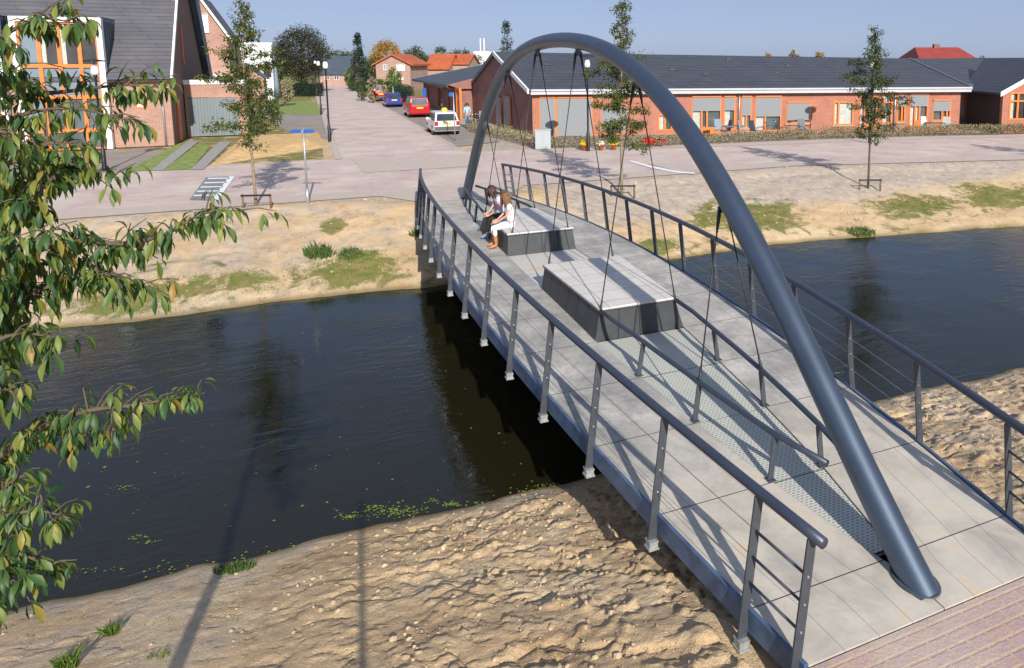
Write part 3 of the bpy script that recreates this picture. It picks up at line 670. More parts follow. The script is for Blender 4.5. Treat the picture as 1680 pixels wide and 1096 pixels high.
# ================================================================ BUILDINGS
class Face:
    """a wall plane: local x along it (to the viewer's right), y into the building, z up"""
    def __init__(s, p0, p1):
        s.p0 = Vector((p0.x, p0.y, 0)); d = Vector((p1.x-p0.x, p1.y-p0.y, 0)); s.L = d.length; s.x = d.normalized()
        s.y = Vector((-s.x.y, s.x.x, 0)); s.rz = math.atan2(s.x.y, s.x.x)
    def at(s, px, py, off=0):   # where the sight line meets the wall
        d = ray(px, py); q = s.p0+s.y*off; t = (q-CAM).dot(s.y)/d.dot(s.y); p = CAM+d*t-s.p0; return p.dot(s.x), p.z
    def rect(s, x0, y0, x1, y1):
        a, c = s.at(x0, y1), s.at(x1, y0); return a[0], a[1], c[0], c[1]
    def loc(s, p): q = p-s.p0; return Vector((q.dot(s.x), q.dot(s.y), p.z))
def wall(parent, mat, x0, x1, z0, z1, holes=(), th=.28, y0=0, name='wall', M=None):
    xs = sorted({x0, x1, *[h[0] for h in holes], *[h[2] for h in holes]}); zs = sorted({z0, z1, *[h[1] for h in holes], *[h[3] for h in holes]})
    xs = [x for x in xs if x0 <= x <= x1]; zs = [z for z in zs if z0 <= z <= z1]
    b = MB()
    def solid(i, j):
        if i < 0 or j < 0 or i >= len(xs)-1 or j >= len(zs)-1: return False
        cx, cz = (xs[i]+xs[i+1])/2, (zs[j]+zs[j+1])/2
        return not any(h[0] < cx < h[2] and h[1] < cz < h[3] for h in holes)
    for i in range(len(xs)-1):
        for j in range(len(zs)-1):
            if not solid(i, j): continue
            a, c, d, e = xs[i], xs[i+1], zs[j], zs[j+1]; y1 = y0+th
            b.add([(a, y0, d), (c, y0, d), (c, y0, e), (a, y0, e), (a, y1, d), (c, y1, d), (c, y1, e), (a, y1, e)], [(0, 1, 2, 3), (5, 4, 7, 6)])
            o = len(b.v)-8
            for (di, dj, f) in ((-1, 0, (0, 3, 7, 4)), (1, 0, (1, 5, 6, 2)), (0, -1, (0, 4, 5, 1)), (0, 1, (3, 2, 6, 7))):
                if not solid(i+di, j+dj): b.f.append(tuple(o+k for k in f))
    return b.build(name, mat, parent)
def rectf(b, x0, z0, x1, z1, t, y0, y1):   # rectangular frame ring
    b.box((x0, y0, z0), (x0+t, y1, z1)); b.box((x1-t, y0, z0), (x1, y1, z1)); b.box((x0+t, y0, z0), (x1-t, y1, z0+t)); b.box((x0+t, y0, z1-t), (x1-t, y1, z1))
def window(parent, r, mat='orange', pane='greyglass', t=.07, mull=(), rail=(), blind=0, curtain=0, y=0, name='window', sill=False):
    x0, z0, x1, z1 = r; b = MB(); rectf(b, x0, z0, x1, z1, t, y-.025, y+.10)
    for m in mull: b.box((x0+(x1-x0)*m-t*.55, y-.02, z0+t), (x0+(x1-x0)*m+t*.55, y+.09, z1-t))
    w = b.build(name, mat, parent)
    MB().box((x0+t*.5, y+.105, z0+t*.5), (x1-t*.5, y+.12, z1-t*.5)).build('pane', pane, w)
    zt = z1-t
    if rail:
        for q in rail: MB().box((x0+t, y-.018, z0+(z1-z0)*q-t*.5), (x1-t, y+.09, z0+(z1-z0)*q+t*.5)).build('transom', mat, w)
    if blind:
        MB().box((x0+t*.7, y-.05, zt-(z1-z0-t)*blind), (x1-t*.7, y-.035, zt)).build('blind', 'blind', w)
        MB().box((x0+t*.3, y-.10, z1-.09), (x1-t*.3, y-.028, z1+.01)).build('blind_box', mat, w)
    if curtain:
        n = 14; b = MB(); X = [x0+t+(x1-x0-2*t)*curtain*i/n for i in range(n+1)]
        b.add([(x, y+.095+.006*(i % 2), z) for z in (z0+t, z1-t) for i, x in enumerate(X)], [(i, i+1, n+2+i, n+1+i) for i in range(n)]); b.build('curtain', 'curtain', w)
    if sill: MB().box((x0-.06, y-.09, z0-.07), (x1+.06, y+.02, z0-.002)).build('sill', 'concrete', w)
    return w
def slab(parent, pts, mat, th=.16, name='roof'):   # roof plane thickened downwards
    return MB().prism(pts, (0, 0, -th)).build(name, mat, parent)
# ---- the long single-storey brick block
cA = Vector((-6.9, 44.1, 0)); FB = Face(cA, Vector((20.4, 48.1, 0))); LB = FB.L
B1 = empty('brick_building', cA, FB.rz, 'long low red brick building with dark tiled roof, orange windows and white fascia', 'building')
EZ = 2.86
px_holes = [ # x0,y0,x1,y1 in the photograph, kind
 (885, 158, 912, 221, dict(blind=1.0)), (913, 158, 972, 227, dict(blind=1.0)), (985, 171, 1031, 218, dict(blind=.96)),
 (1079, 187, 1103, 215, dict(curtain=.55, mull=(.5,))),
 (1134, 157, 1184, 221, dict(blind=.37, mull=(.34, .52), curtain=.3)), (1186, 157, 1207, 213, dict(blind=.40, curtain=.6)),
 (1215, 157, 1234, 213, dict(blind=.56, mull=(.5,), curtain=.5)), (1237, 157, 1283, 216, dict(blind=.56, mull=(.4,), curtain=.35)),
 (1289, 166, 1331, 203, dict(blind=.84)), (1366, 166, 1401, 206, dict(mull=(.27,), curtain=1)),
 (1408, 157, 1440, 213, dict(mull=(.3, .62), curtain=.25)), (1446, 154, 1465, 203, dict(rail=(.72,), curtain=.5)),
 (1470, 153, 1487, 201, dict(blind=.42, mull=(.6,))), (1490, 153, 1524, 208, dict(blind=.36, mull=(.32, .55), curtain=.5)),
 (1528, 163, 1561, 199, dict(blind=.50, mull=(.55, .8)))]
holes = []
for x0, y0, x1, y1, k in px_holes:
    r = FB.rect(x0, y0, x1, y1); r = (r[0], max(.03, r[1]), r[2], min(r[3], 2.62)); holes.append(r)
wall(B1, 'brick', 0, LB, 0, EZ, holes)
for r, (x0, y0, x1, y1, k) in zip(holes, px_holes):
    isdoor = r[1] < .35
    o = window(B1, r, 'orange', 'greyglass', .10, name='glazed_door' if isdoor else 'window', sill=not isdoor, **k)
    if isdoor:
        m = k.get('mull')
        if m and len(m) > 1:
            a = r[0]+(r[2]-r[0])*m[0]; c = r[2]-.1; MB().box((a, -.03, r[1]+.1), (c, .08, r[1]+.42)).build('kick_panel', 'orange', o)
# gable wall on the street side (oblique to the front) : local frame of B1
gdir = AX; g = FB.loc(cA+gdir*17.2); gx = FB.loc(cA+gdir*8.7); RZ = 5.16
b = MB(); q0 = Vector((0, .0, 0)); th = Vector((.28, .02, 0))
poly = [Vector((0, .29, 0)), Vector((g.x, g.y, 0)), Vector((g.x, g.y, EZ-.05)), Vector((gx.x, gx.y, RZ-.2)), Vector((0, .29, EZ-.05))]
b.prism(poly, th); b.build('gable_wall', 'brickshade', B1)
FG = Face(cA+gdir*17.2, cA)       # seen from the street, left to right
def gwin(x0, y0, x1, y1, mat, frame='orangedark'):
    a, z0 = FG.at(x0, y1); c, z1 = FG.at(x1, y0); P = [FG.p0+FG.x*a, FG.p0+FG.x*c]; L = [FB.loc(p) for p in P]; n = FB.loc(FG.p0-FG.y)-FB.loc(FG.p0)
    b = MB(); b.prism([Vector((L[0].x, L[0].y, z0)), Vector((L[1].x, L[1].y, z0)), Vector((L[1].x, L[1].y, z1)), Vector((L[0].x, L[0].y, z1))], n*.05)
    w = b.build('window', frame, B1); t = (L[1]-L[0])*.12
    MB().prism([Vector((L[0].x+t.x, L[0].y+t.y, z0+.06))+n*.052, Vector((L[1].x-t.x, L[1].y-t.y, z0+.06))+n*.052, Vector((L[1].x-t.x, L[1].y-t.y, z1-.06))+n*.052, Vector((L[0].x+t.x, L[0].y+t.y, z1-.06))+n*.052], n*.02).build('pane', mat, w)
gwin(828, 158, 838, 215, 'bluepanel'); gwin(815, 160, 823, 206, 'bluepanel')
# roof
ov = .35; e0 = Vector((-.15, -ov, EZ-.02)); gl = Vector((g.x, g.y, EZ-.02)); apx = Vector((gx.x-.15, gx.y, RZ))
rr_ = D(1488, 96, 60); rid = FB.loc(rr_); rid.z = 4.80; rid = Vector((LB+.40, 8.0, 4.72)); er = Vector((LB+.45, -ov, EZ-.02)); ebk = Vector((LB+.42, 16, EZ-.02)); gbk = Vector((g.x, g.y, EZ-.02))
RF = MB(); RF.prism([e0, er, rid, apx], (0, 0, -.16)); RF.build('roof', 'roofdark', B1)
MB().prism([Vector((LB, .285, 0)), Vector((LB, 15.6, 0)), Vector((LB, 15.6, EZ-.2)), Vector((LB, 8.0, 4.45)), Vector((LB, .285, EZ-.2))], (-.28, 0, 0)).build('gable_wall', 'brick', B1)
MB().prism([er+Vector((.06, -.05, .05)), rid+Vector((.10, 0, .06)), rid+Vector((.10, 0, -.1)), er+Vector((.06, -.05, -.12))], (.06, 0, 0)).build('verge_trim', 'signgrey', B1)
MB().prism([gbk, apx+Vector((0, .01, 0)), rid+Vector((0, .01, 0)), ebk+Vector((0, .01, 0))], (0, 0, -.16)).build('roof', 'roofdark', B1)
MB().box((-.1, -ov-.05, EZ-.30), (LB+.5, -ov, EZ-.03)).build('fascia', 'fascia', B1)
MB().box((-.1, -ov-.13, EZ-.09), (LB+.5, -ov-.052, EZ+.02)).build('gutter', 'fascia', B1)
MB().box((-.1, -ov, EZ-.28), (LB+.5, -.005, EZ-.24)).build('soffit', 'brown', B1)
vd = (apx-e0).normalized(); MB().prism([e0+Vector((-.12, 0, .05)), apx+Vector((-.12, 0, .05)), apx+Vector((-.12, 0, -.22)), e0+Vector((-.12, 0, -.22))], (.10, 0, 0)).build('verge_board', 'white', B1)
vb = Vector((gbk.x-.12, gbk.y, EZ)); MB().prism([vb, apx+Vector((-.12, 0, .05)), apx+Vector((-.12, 0, -.22)), vb-Vector((0, 0, .25))], (.10, 0, 0)).build('verge_board', 'zinc', B1)
for px in (1212, 1467):
    x = FB.at(px, 180)[0]; MB().tube([(x, -.09, .0), (x, -.09, EZ-.1)], .045, 8).build('downpipe', 'signgrey', B1, True)
for px, py in ((1120, 118), (1240, 100), (1300, 122), (1175, 124), (1335, 111), (900, 112)):
    t = (143-py)/50.; x = FB.at(px, 150)[0]; f = x/LB; yr = gx.y*(1-f)+8*f; zr = RZ*(1-f)+4.72*f; yy = -ov+(yr+ov)*t; zz = EZ+(zr-EZ)*t
    MB().box((x-.14, yy-.1, zz-.1), (x+.14, yy+.1, zz+.10)).build('roof_vent', 'roofdark', B1)
# ---- wing of the same complex along the side street
wA = UV(45.9, 6.7); wB = UV(66, 6.7); FWG = Face(wB, wA); LW = FWG.L
B2 = empty('brick_building', wB, FWG.rz, 'brick wing with dark hipped roof and orange doors behind the parked cars', 'building')
wh = []
for x0, x1, y0, y1 in ((671, 678, 140, 178), (690, 697, 141, 180), (702, 707, 142, 182), (718, 727, 142, 184), (735, 741, 142, 190), (752, 757, 142, 188)):
    a = FWG.at(x0, 160)[0]; c = FWG.at(x1, 160)[0]; wh.append((a, .05, max(c, a+.8), 2.25))
wh = [h for h in wh if 0 < h[0] and h[2] < LW]; wh = [h for i, h in enumerate(wh) if i == 0 or h[0] > wh[i-1][2]+.1]
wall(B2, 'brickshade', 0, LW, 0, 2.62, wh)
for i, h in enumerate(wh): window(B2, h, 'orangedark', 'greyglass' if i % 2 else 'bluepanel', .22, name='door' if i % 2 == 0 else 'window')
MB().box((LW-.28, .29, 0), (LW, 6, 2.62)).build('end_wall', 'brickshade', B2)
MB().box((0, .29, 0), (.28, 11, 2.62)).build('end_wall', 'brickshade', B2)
P = lambda x, y, z: Vector((x, y, z))
a, b_, c, d = P(-.8, -1.0, 2.64), P(LW+.2, -1.0, 2.64), P(LW+.2, 7.5, 4.75), P(5.5, 7.5, 4.6)
slab(B2, [a, b_, c, d], 'roofdark', .12); slab(B2, [P(-.8, -.99, 2.635), P(5.5, 7.51, 4.595), P(-.8, 15, 2.635)], 'roofdark', .12)
MB().box((-.8, -1.05, 2.42), (LW+.2, -1.002, 2.64)).build('fascia', 'zinc', B2)
MB().prism([P(-.85, -1.1, 2.66), P(5.5, 7.5, 4.66), P(5.5, 7.5, 4.60), P(-.85, -1.1, 2.56)], (-.05, .02, 0)).build('hip_trim', 'signgrey', B2)
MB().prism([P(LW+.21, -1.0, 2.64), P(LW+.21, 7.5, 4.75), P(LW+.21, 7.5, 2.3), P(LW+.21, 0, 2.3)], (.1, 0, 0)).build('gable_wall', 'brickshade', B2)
# entrance canopy frame beside the wing
dr = D(752, 190, 53); E1 = empty('door_frame', UV(44.6, 6.3), TH+math.pi/2, 'bright orange entrance frame with a glass door left of the brick gable', 'doorway')
b = MB(); rectf(b, -1.0, 0, .6, 2.45, .18, -.06, .10); b.build('frame', 'orange', E1)
MB().box((-.82, 0, .18), (.42, .04, 2.27)).build('glass_pane', 'greyglass', E1); MB().box((.3, -.10, .95), (.34, -.02, 1.2)).build('handle', 'chrome', E1)
MB().box((-.08, -.03, .19), (.02, .07, 2.26)).build('door_stile', 'orange', E1)
# ---- building at the far right
cR = Vector((20.9, 46.4, 0)); FR = Face(Vector((22.45, 46.6, 0)), Vector((29.65, 47.2, 0)))
B3 = empty('brick_building', FR.p0, FR.rz, 'brick gable building with white verge and orange framed window at the right edge', 'building')
hr = FR.rect(1654, 151, 1700, 197); holes = [(hr[0], hr[1], hr[2], hr[3])]
wall(B3, 'brick', 0, 7.2, 0, 2.62, holes)
window(B3, holes[0], 'orange', 'darkglass', .10, mull=(.33, .66), rail=(.68,), curtain=.16)
zt = 5.0
MB().prism([P(0, 0, 2.625), P(7.2, 0, 2.625), P(3.6, 0, 4.55)], (0, .28, 0)).build('gable_wall', 'brick', B3)
MB().box((0, .285, 0), (.28, 4.3, 2.62)).build('side_wall', 'brown', B3)
for s_, nm in ((0, 'l'), (1, 'r')):
    x0, x1 = (-.35, 3.6) if not s_ else (7.55, 3.6)
    slab(B3, [P(x0, -.3, 2.55), P(x1, -.3, 4.72), P(x1, 9.0, 4.72), P(x0, 4.4, 2.55)], 'roofdark', .12)
    MB().prism([P(x0, -.34, 2.62), P(x1, -.34, 4.79), P(x1, -.34, 4.51), P(x0, -.34, 2.32)], (0, .035, 0)).build('verge_board', 'white', B3)
# link with dark wall between the two
FL = Face(Vector((20.2, 51.2, 0)), Vector((24.4, 52.3, 0)))
B4 = empty('link_building', FL.p0, FL.rz, 'low link with dark brown wall, grey downpipe and orange window between the two brick buildings', 'building')
x2 = FL.at(1600, 170)[0]; wr = FL.rect(1571, 156, 1599, 192)
wall(B4, 'bluepanel', -.3, x2, 0, 2.6, [(max(wr[0], -.2), wr[1], wr[2], wr[3])])
window(B4, (max(wr[0], -.2), wr[1], wr[2], wr[3]), 'orange', 'greyglass', .10, mull=(.5, .8), curtain=1, rail=(.8,))
MB().box((x2, -.5, 0), (FL.L+.8, -.2, 2.75)).build('wall', 'brown', B4)
MB().box((-.5, -.7, 2.61), (x2+.1, .4, 2.80)).build('fascia', 'white', B4)
xx = FL.at(1613, 180)[0]; MB().tube([(xx, -.58, 0), (xx, -.58, 2.5)], .05, 8).build('downpipe', 'signgrey', B4, True)
tl = FL.loc(D(1486, 96, 60)); slab(B4, [P(-.6, -.9, 2.95), P(FL.L+16, -.9, 2.95), P(FL.L+18, 9.5, 4.85), P(tl.x, 9.5, 4.72)], 'roofdark', .12)
MB().box((-.5, -.96, 2.78), (FL.L+1.2, -.905, 2.92)).build('gutter', 'zinc', B4)
# ---- large house on the left with a tall sloping roof and white framed bay
pA = UV(32.5, -24); FH = Face(UV(32.5, -11.25), UV(32.5, -24)); FH = Face(UV(32.5, -24), UV(32.5, -11.25)); LH = FH.L
H1 = empty('house', FH.p0, FH.rz, 'large brick house with steep grey roof and white framed orange bay, nearest on the left', 'house')
w1 = FH.rect(222, 157, 240, 178); wl = (w1[0], w1[1], w1[2], w1[3])
wall(H1, 'brickleft', 0, LH, 0, 3.75, [wl]); window(H1, wl, 'orange', 'whitewall', .07, rail=(.5,))
GD = 17.0; mid = 8.5; pk = 12.6
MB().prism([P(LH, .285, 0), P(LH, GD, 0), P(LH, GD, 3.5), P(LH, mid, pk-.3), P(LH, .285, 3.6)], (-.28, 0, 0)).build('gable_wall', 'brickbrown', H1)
def sl(y, z): return z
r0, r1 = P(-.4, -.35, 3.70), P(LH+.12, -.35, 3.70); r2, r3 = P(LH+.12, mid, pk), P(-.4, mid, pk)
slab(H1, [r0, r1, r2, r3], 'roofgrey', .2); slab(H1, [P(-.4, mid+.01, pk), P(LH+.12, mid+.01, pk), P(LH+.12, GD+.4, 3.3), P(-.4, GD+.4, 3.3)], 'roofgrey', .2)
MB().prism([P(LH+.121, -.42, 3.66), P(LH+.121, mid, pk+.04), P(LH+.121, mid, pk-.30), P(LH+.121, -.1, 3.66)], (.10, 0, 0)).build('verge_board', 'white', H1)
MB().prism([P(LH+.05, GD+.5, 3.2), P(LH+.05, mid+.35, pk-.1), P(LH+.05, mid+.1, pk-1.9), P(LH+.05, GD-1.5, 3.2)], (.35, 0, 0)).build('verge_cladding', 'slate', H1)
# side door, slim windows on the gable
fs_ = Face(UV(32.5, -11.25), UV(50, -11.25))
def side(name, u0, u1, z0, z1, mat): return MB().box((LH, u0-32.5, z0), (LH+.06, u1-32.5, z1)).build(name, mat, H1)
dd = side('side_door', 34.2, 35.3, 0.05, 2.45, 'orangedark'); MB().box((LH+.061, 34.95-32.5, 1.0), (LH+.10, 35.05-32.5, 1.15)).build('handle', 'chrome', dd)
side('slit_window', 38.1, 38.5, 4.3, 6.6, 'orangedark'); side('slit_window', 36.4, 36.7, 7.3, 9.2, 'orangedark')
x = FH.at(273, 236)[0]; MB().tube([(x, -.07, 0), (x, -.07, 3.6)], .05, 8).build('downpipe', 'signgrey', H1, True)
def bay(x0, x1, zt, lab):
    # white frame, orange windows, zinc cheeks running back into the roof
    y = -.5; t = .24; b = MB(); b.box((x0-t, y, 0), (x0, y+.45, zt)); b.box((x1, y, 0), (x1+t, y+.45, zt)); b.box((x0-t, y, zt), (x1+t, y+.45, zt+t)); B = b.build('bay_frame', 'white', H1)
    depth = (zt-3.7)/((pk-3.7)/(mid+.35))
    for xe in (x0-t, x1+t-.02):
        MB().prism([P(xe, y+.45, 3.4), P(xe, y+.45, zt+t-.01), P(xe, y+.4+depth+.6, zt+t-.02), P(xe, y+.5, 3.4)], (.02 if xe < x0 else .025, 0, 0)).build('bay_cheek', 'zinc', B)
    for k in range(5):
        xs_ = x1+t+.006; yy = y+.62+k*.5; zb = 3.7+(yy+.35)*(pk-3.7)/(mid+.35)
        if zb < zt: MB().box((xs_, yy, zb), (xs_+.02, yy+.03, zt+t-.04)).build('standing_seam', 'slate', B)
    MB().prism([P(x0-t, y+.02, zt+t+.002), P(x1+t, y+.02, zt+t+.002), P(x1+t, y+depth+.9, zt+t+.002), P(x0-t, y+depth+.9, zt+t+.002)], (0, 0, .05)).build('bay_roof', 'zinc', B)
    W = x1-x0; cols = [0, .25, .50, .76, 1]; rows = [0, 2.55, 2.85, 4.4, zt]
    rows = [0.02, 1.0, 2.72, 4.3, zt]
    for i in range(4):
        for j in range(4):
            a, c, d, e = x0+W*cols[i], x0+W*cols[i+1], rows[j], rows[j+1]
            pane = 'bluepanel' if (j == 2 or i == 0) else ('darkglass' if j == 3 else 'greyglass')
            wn = MB(); rectf(wn, a, d, c, e, .085, y+.10, y+.20); wn = wn.build('window', 'orange', B)
            MB().box((a+.03, y+.205, d+.03), (c-.03, y+.22, e-.03)).build('pane', pane, wn)
            if j == 3 and i in (1, 2): MB().box((a+.085, y+.195, d+.09), (a+.085+(c-a)*.22, y+.203, e-.09)).build('curtain', 'curtain', wn)
bx0, bx1 = FH.at(38, 150)[0]+.1, FH.at(164, 100)[0]+.05
bay(bx0, bx1, 6.5, 'right'); bay(bx0-4.6, bx0-.9, 6.5, 'left')
MB().box((bx1+.26, -.47, 3.60), (LH+.1, -.352, 3.72)).build('gutter', 'slate', H1)
# ---- garage
GA = empty('garage', UV(37.2, -11.19), TH, 'flat roofed brick garage with wide grey door beside the left house', 'garage')
wall(GA, 'brickleft', 0, 3.2, 0, 3.15, [(.15, 0.0, 2.75, 2.36)])
MB().box((-.02, -.06, 3.152), (3.3, .02, 3.42)).build('fascia', 'white', GA); MB().box((0, .021, 3.152), (3.25, 8, 3.3)).build('roof', 'slate', GA)
gd = MB()
for i in range(16): gd.box((.152+i*.1624, .05+.004*(i % 2), .02), (.152+(i+1)*.1624-.008, .09, 2.34))
gd = gd.build('garage_door', 'greydoor', GA); MB().box((1.35, .02, 1.0), (1.40, .049, 1.22)).build('handle', 'black', gd)
MB().box((2.92, .29, 0), (3.18, 8, 3.15)).build('side_wall', 'brickleft', GA)
# ---- second brick house behind
c2 = D(352, 200, 60); c2 = D(384, 200, 75); FS = Face(c2-PR*6.4, c2)
H2 = empty('house', FS.p0, FS.rz, 'tall brick gable house with two pale windows behind the garage', 'house')
L2 = FS.L; xa, za = FS.at(325, -8); xr, zr = FS.at(386, 58); xb, zb_ = FS.at(345, 120)
wn = [FS.rect(326, 23, 341, 54), FS.rect(328, 79, 341, 108)]
wall(H2, 'brickleft', 0, L2, 0, zr, [w_ for w_ in wn if w_[3] < zr], name='wall')
# gable triangle with the upper window
Fz = lambda p: P(p[0], 0, p[1])
MB().prism([P(0, 0, zr+.002), P(L2, 0, zr+.002), P(xa, 0, za)], (0, .28, 0)).build('gable_wall', 'brickleft', H2)
for r in wn:
    up = r[3] > zr; window(H2, r, 'white', 'whitewall', .05, y=-.14 if up else 0)
for (p, q) in ((P(L2+.4, -.4, zr-.45), P(xa, -.4, za+.12)), (P(-.4, -.4, zr-.45), P(xa, -.4, za+.12))):
    slab(H2, [p, q, q+P(0, 12, 0), p+P(0, 12, 0)], 'roofgrey', .2)
    MB().prism([p+P(0, -.01, .05), q+P(0, -.01, .05), q+P(0, -.01, -.35), p+P(0, -.01, -.35)], (0, -.08, 0)).build('verge_board', 'white', H2)
MB().box((L2-.28, .29, 0), (L2, 11, zr)).build('side_wall', 'brickleft', H2)
xs_, zs_ = FS.at(340, 126); MB().box((xs_-1.5, -2.2, 0), (L2+2.6, -.01, zs_)).build('extension', 'brickleft', H2); MB().box((xs_-1.5, -2.27, zs_+.002), (L2+2.7, -.01, zs_+.25)).build('fascia', 'white', H2)
# ---- white flat building and its neighbour
c2 = D(452, 180, 84); FW2 = Face(c2-PR*3.4, c2); 
H3 = empty('white_building', FW2.p0, FW2.rz, 'white rendered building with flat roof behind the left young tree', 'building')
z3 = FW2.at(430, 73)[1]; MB().box((0, 0, 0), (FW2.L, 9, z3)).build('wall', 'whitewall', H3); MB().box((-.1, -.1, z3+.002), (FW2.L+.1, 9.1, z3+.2)).build('roof_edge', 'white', H3)
for k in range(2): window(H3, (.8+k*1.6, 2.6, 1.7+k*1.6, 4.0), 'white', 'darkglass', .06, y=-.12)
c2 = D(438, 200, 66); FQ = Face(c2-PR*2.3, c2); H4 = empty('shed', FQ.p0, FQ.rz, 'small brick outbuilding with pitched slate roof half hidden by the left young tree', 'outbuilding')
zq = FQ.at(420, 128)[1]; MB().box((0, 0, 0), (FQ.L, 4, zq)).build('wall', 'brickleft', H4); MB().prism([P(0, 0, zq+.002), P(FQ.L, 0, zq+.002), P(FQ.L*.35, 0, zq+1.2)], (0, 4, 0)).build('gable_wall', 'brickleft', H4)
slab(H4, [P(FQ.L*.35, -.2, zq+1.32), P(FQ.L+.3, -.2, zq-.05), P(FQ.L+.3, 4.2, zq-.05), P(FQ.L*.35, 4.2, zq+1.32)], 'slate', .1); slab(H4, [P(FQ.L*.35-.01, -.2, zq+1.32), P(-.3, -.2, zq-.05), P(-.3, 4.2, zq-.05), P(FQ.L*.35-.01, 4.2, zq+1.32)], 'slate', .1)
# ---- distant houses: generic gabled house seen from its ridge side or its gable
def house(pxl, pxr, base_d, eave_y, ridge_y, label, wallm, roofm, gable=False, depth=9, wins=(), chim=None, hip=0, name='house', slope_end=0):
    Fh = Face(D(pxl, 120, base_d), D(pxr, 120, base_d)); L = Fh.L; ez = Fh.at((pxl+pxr)/2, eave_y)[1]
    r = empty(name, Fh.p0, Fh.rz, label, 'house')
    hs = []
    for (x0, y0, x1, y1, fm, pm) in wins: hs.append(Fh.rect(x0, y0, x1, y1))
    inside = [h for h in hs if h[3] < ez]
    wall(r, wallm, 0, L, -.2, ez, inside); MB().box((0, .285, -.2), (.28, depth, ez)).build('side_wall', wallm, r); MB().box((L-.28, .285, -.2), (L, depth, ez)).build('side_wall', wallm, r)
    for h, (x0, y0, x1, y1, fm, pm) in zip(hs, wins): window(r, h, fm, pm, .06, y=0 if h in inside else -.14, mull=(.5,))
    if gable:
        rz = Fh.at((pxl+pxr)/2, ridge_y)[1]; MB().prism([P(0, 0, ez+.002), P(L, 0, ez+.002), P(L/2, 0, rz)], (0, .28, 0)).build('gable_wall', wallm, r)
        for x in (-.5, L+.5):
            k = .5/(L/2)*(rz-ez); slab(r, [P(x, -.4, ez-k+.1), P(L/2, -.4, rz+.15), P(L/2, depth, rz+.15), P(x, depth, ez-k+.1)], roofm, .22)
    else:
        rz = CAMZ-(ridge_y-98.4)/F*(base_d+depth/2)
        slab(r, [P(-.3, -.4, ez), P(L+.3, -.4, ez), P(L+.3-hip, depth/2, rz), P(-.3+hip+slope_end, depth/2, rz)], roofm, .2)
        slab(r, [P(-.3, depth+.4, ez), P(L+.3, depth+.4, ez), P(L+.3-hip, depth/2+.01, rz), P(-.3+hip+slope_end, depth/2+.01, rz)], roofm, .2)
        for x, h2 in ((.0, hip+slope_end), (L, -hip)):
            if not hip: MB().prism([P(x, 0, ez+.002), P(x, depth, ez+.002), P(x, depth/2, rz-.1)], (.28 if x == 0 else -.28, 0, 0)).build('gable_wall', wallm, r)
            else: slab(r, [P(-.3 if x == 0 else L+.3, -.4, ez-.004), P(-.3 if x == 0 else L+.3, depth+.4, ez-.004), P(x+h2-(.3 if x == 0 else -.3), depth/2, rz-.004)], roofm, .2)
    if chim:
        cx, cy, cw = chim; x = Fh.at(cx, 100)[0]; zc = CAMZ-(cy-98.4)/F*(base_d+depth/2); m = cw/2/F*base_d
        MB().box((x-m, depth/2-m, zc-1.9), (x+m, depth/2+m, zc)).build('chimney', 'brickbrown', r)
    return r
house(524, 566, 132, 120.5, 92, 'far house with big dark roof and pink wall at the end of the street', 'brickpink', 'slate', depth=12, wins=[(533, 124, 540, 131, 'white', 'greyglass'), (548, 124, 556, 131, 'white', 'greyglass')], chim=(563, 87, 6))
house(617, 673, 112, 104, 90, 'brick gable house with orange roof edge and white window behind the wing', 'brickpink', 'rooforange', True, wins=[(629, 106, 635, 115, 'white', 'bluepanel'), (651, 105, 664, 116, 'white', 'whitewall'), (655, 127, 662, 131, 'white', 'whitewall')])
house(700, 736, 125, 112, 88.5, 'distant house with bright orange tiled roof, left of the pair', 'brickpink', 'rooforange', depth=8)
house(739, 768, 128, 104, 88.5, 'distant house with bright orange tiled roof and skylight, right of the pair', 'brickpink', 'rooforange', depth=8)
house(1512, 1608, 92, 103, 78, 'distant house with red tiled hipped roof and chimney behind the right building', 'brickpink', 'roofred', depth=10, chim=(1560, 73, 9), hip=1.1)
# far white block with two masts
t = D(797, 95, 260); HB = empty('white_block', (t.x, t.y, 0), 0, 'far white flat block with two masts on the horizon', 'building')
MB().box((-4.2, 0, 0), (1, 6, 7.6)).build('wall', 'whitewall', HB); MB().box((1.0, 1, 0), (4.4, 6, 7.2)).build('wall', 'whitewall', HB)
for x in (-2.2, -.9): MB().tube([(x, 2, 7.5), (x, 2, 12.2)], .2, 6).build('mast', 'white', HB)
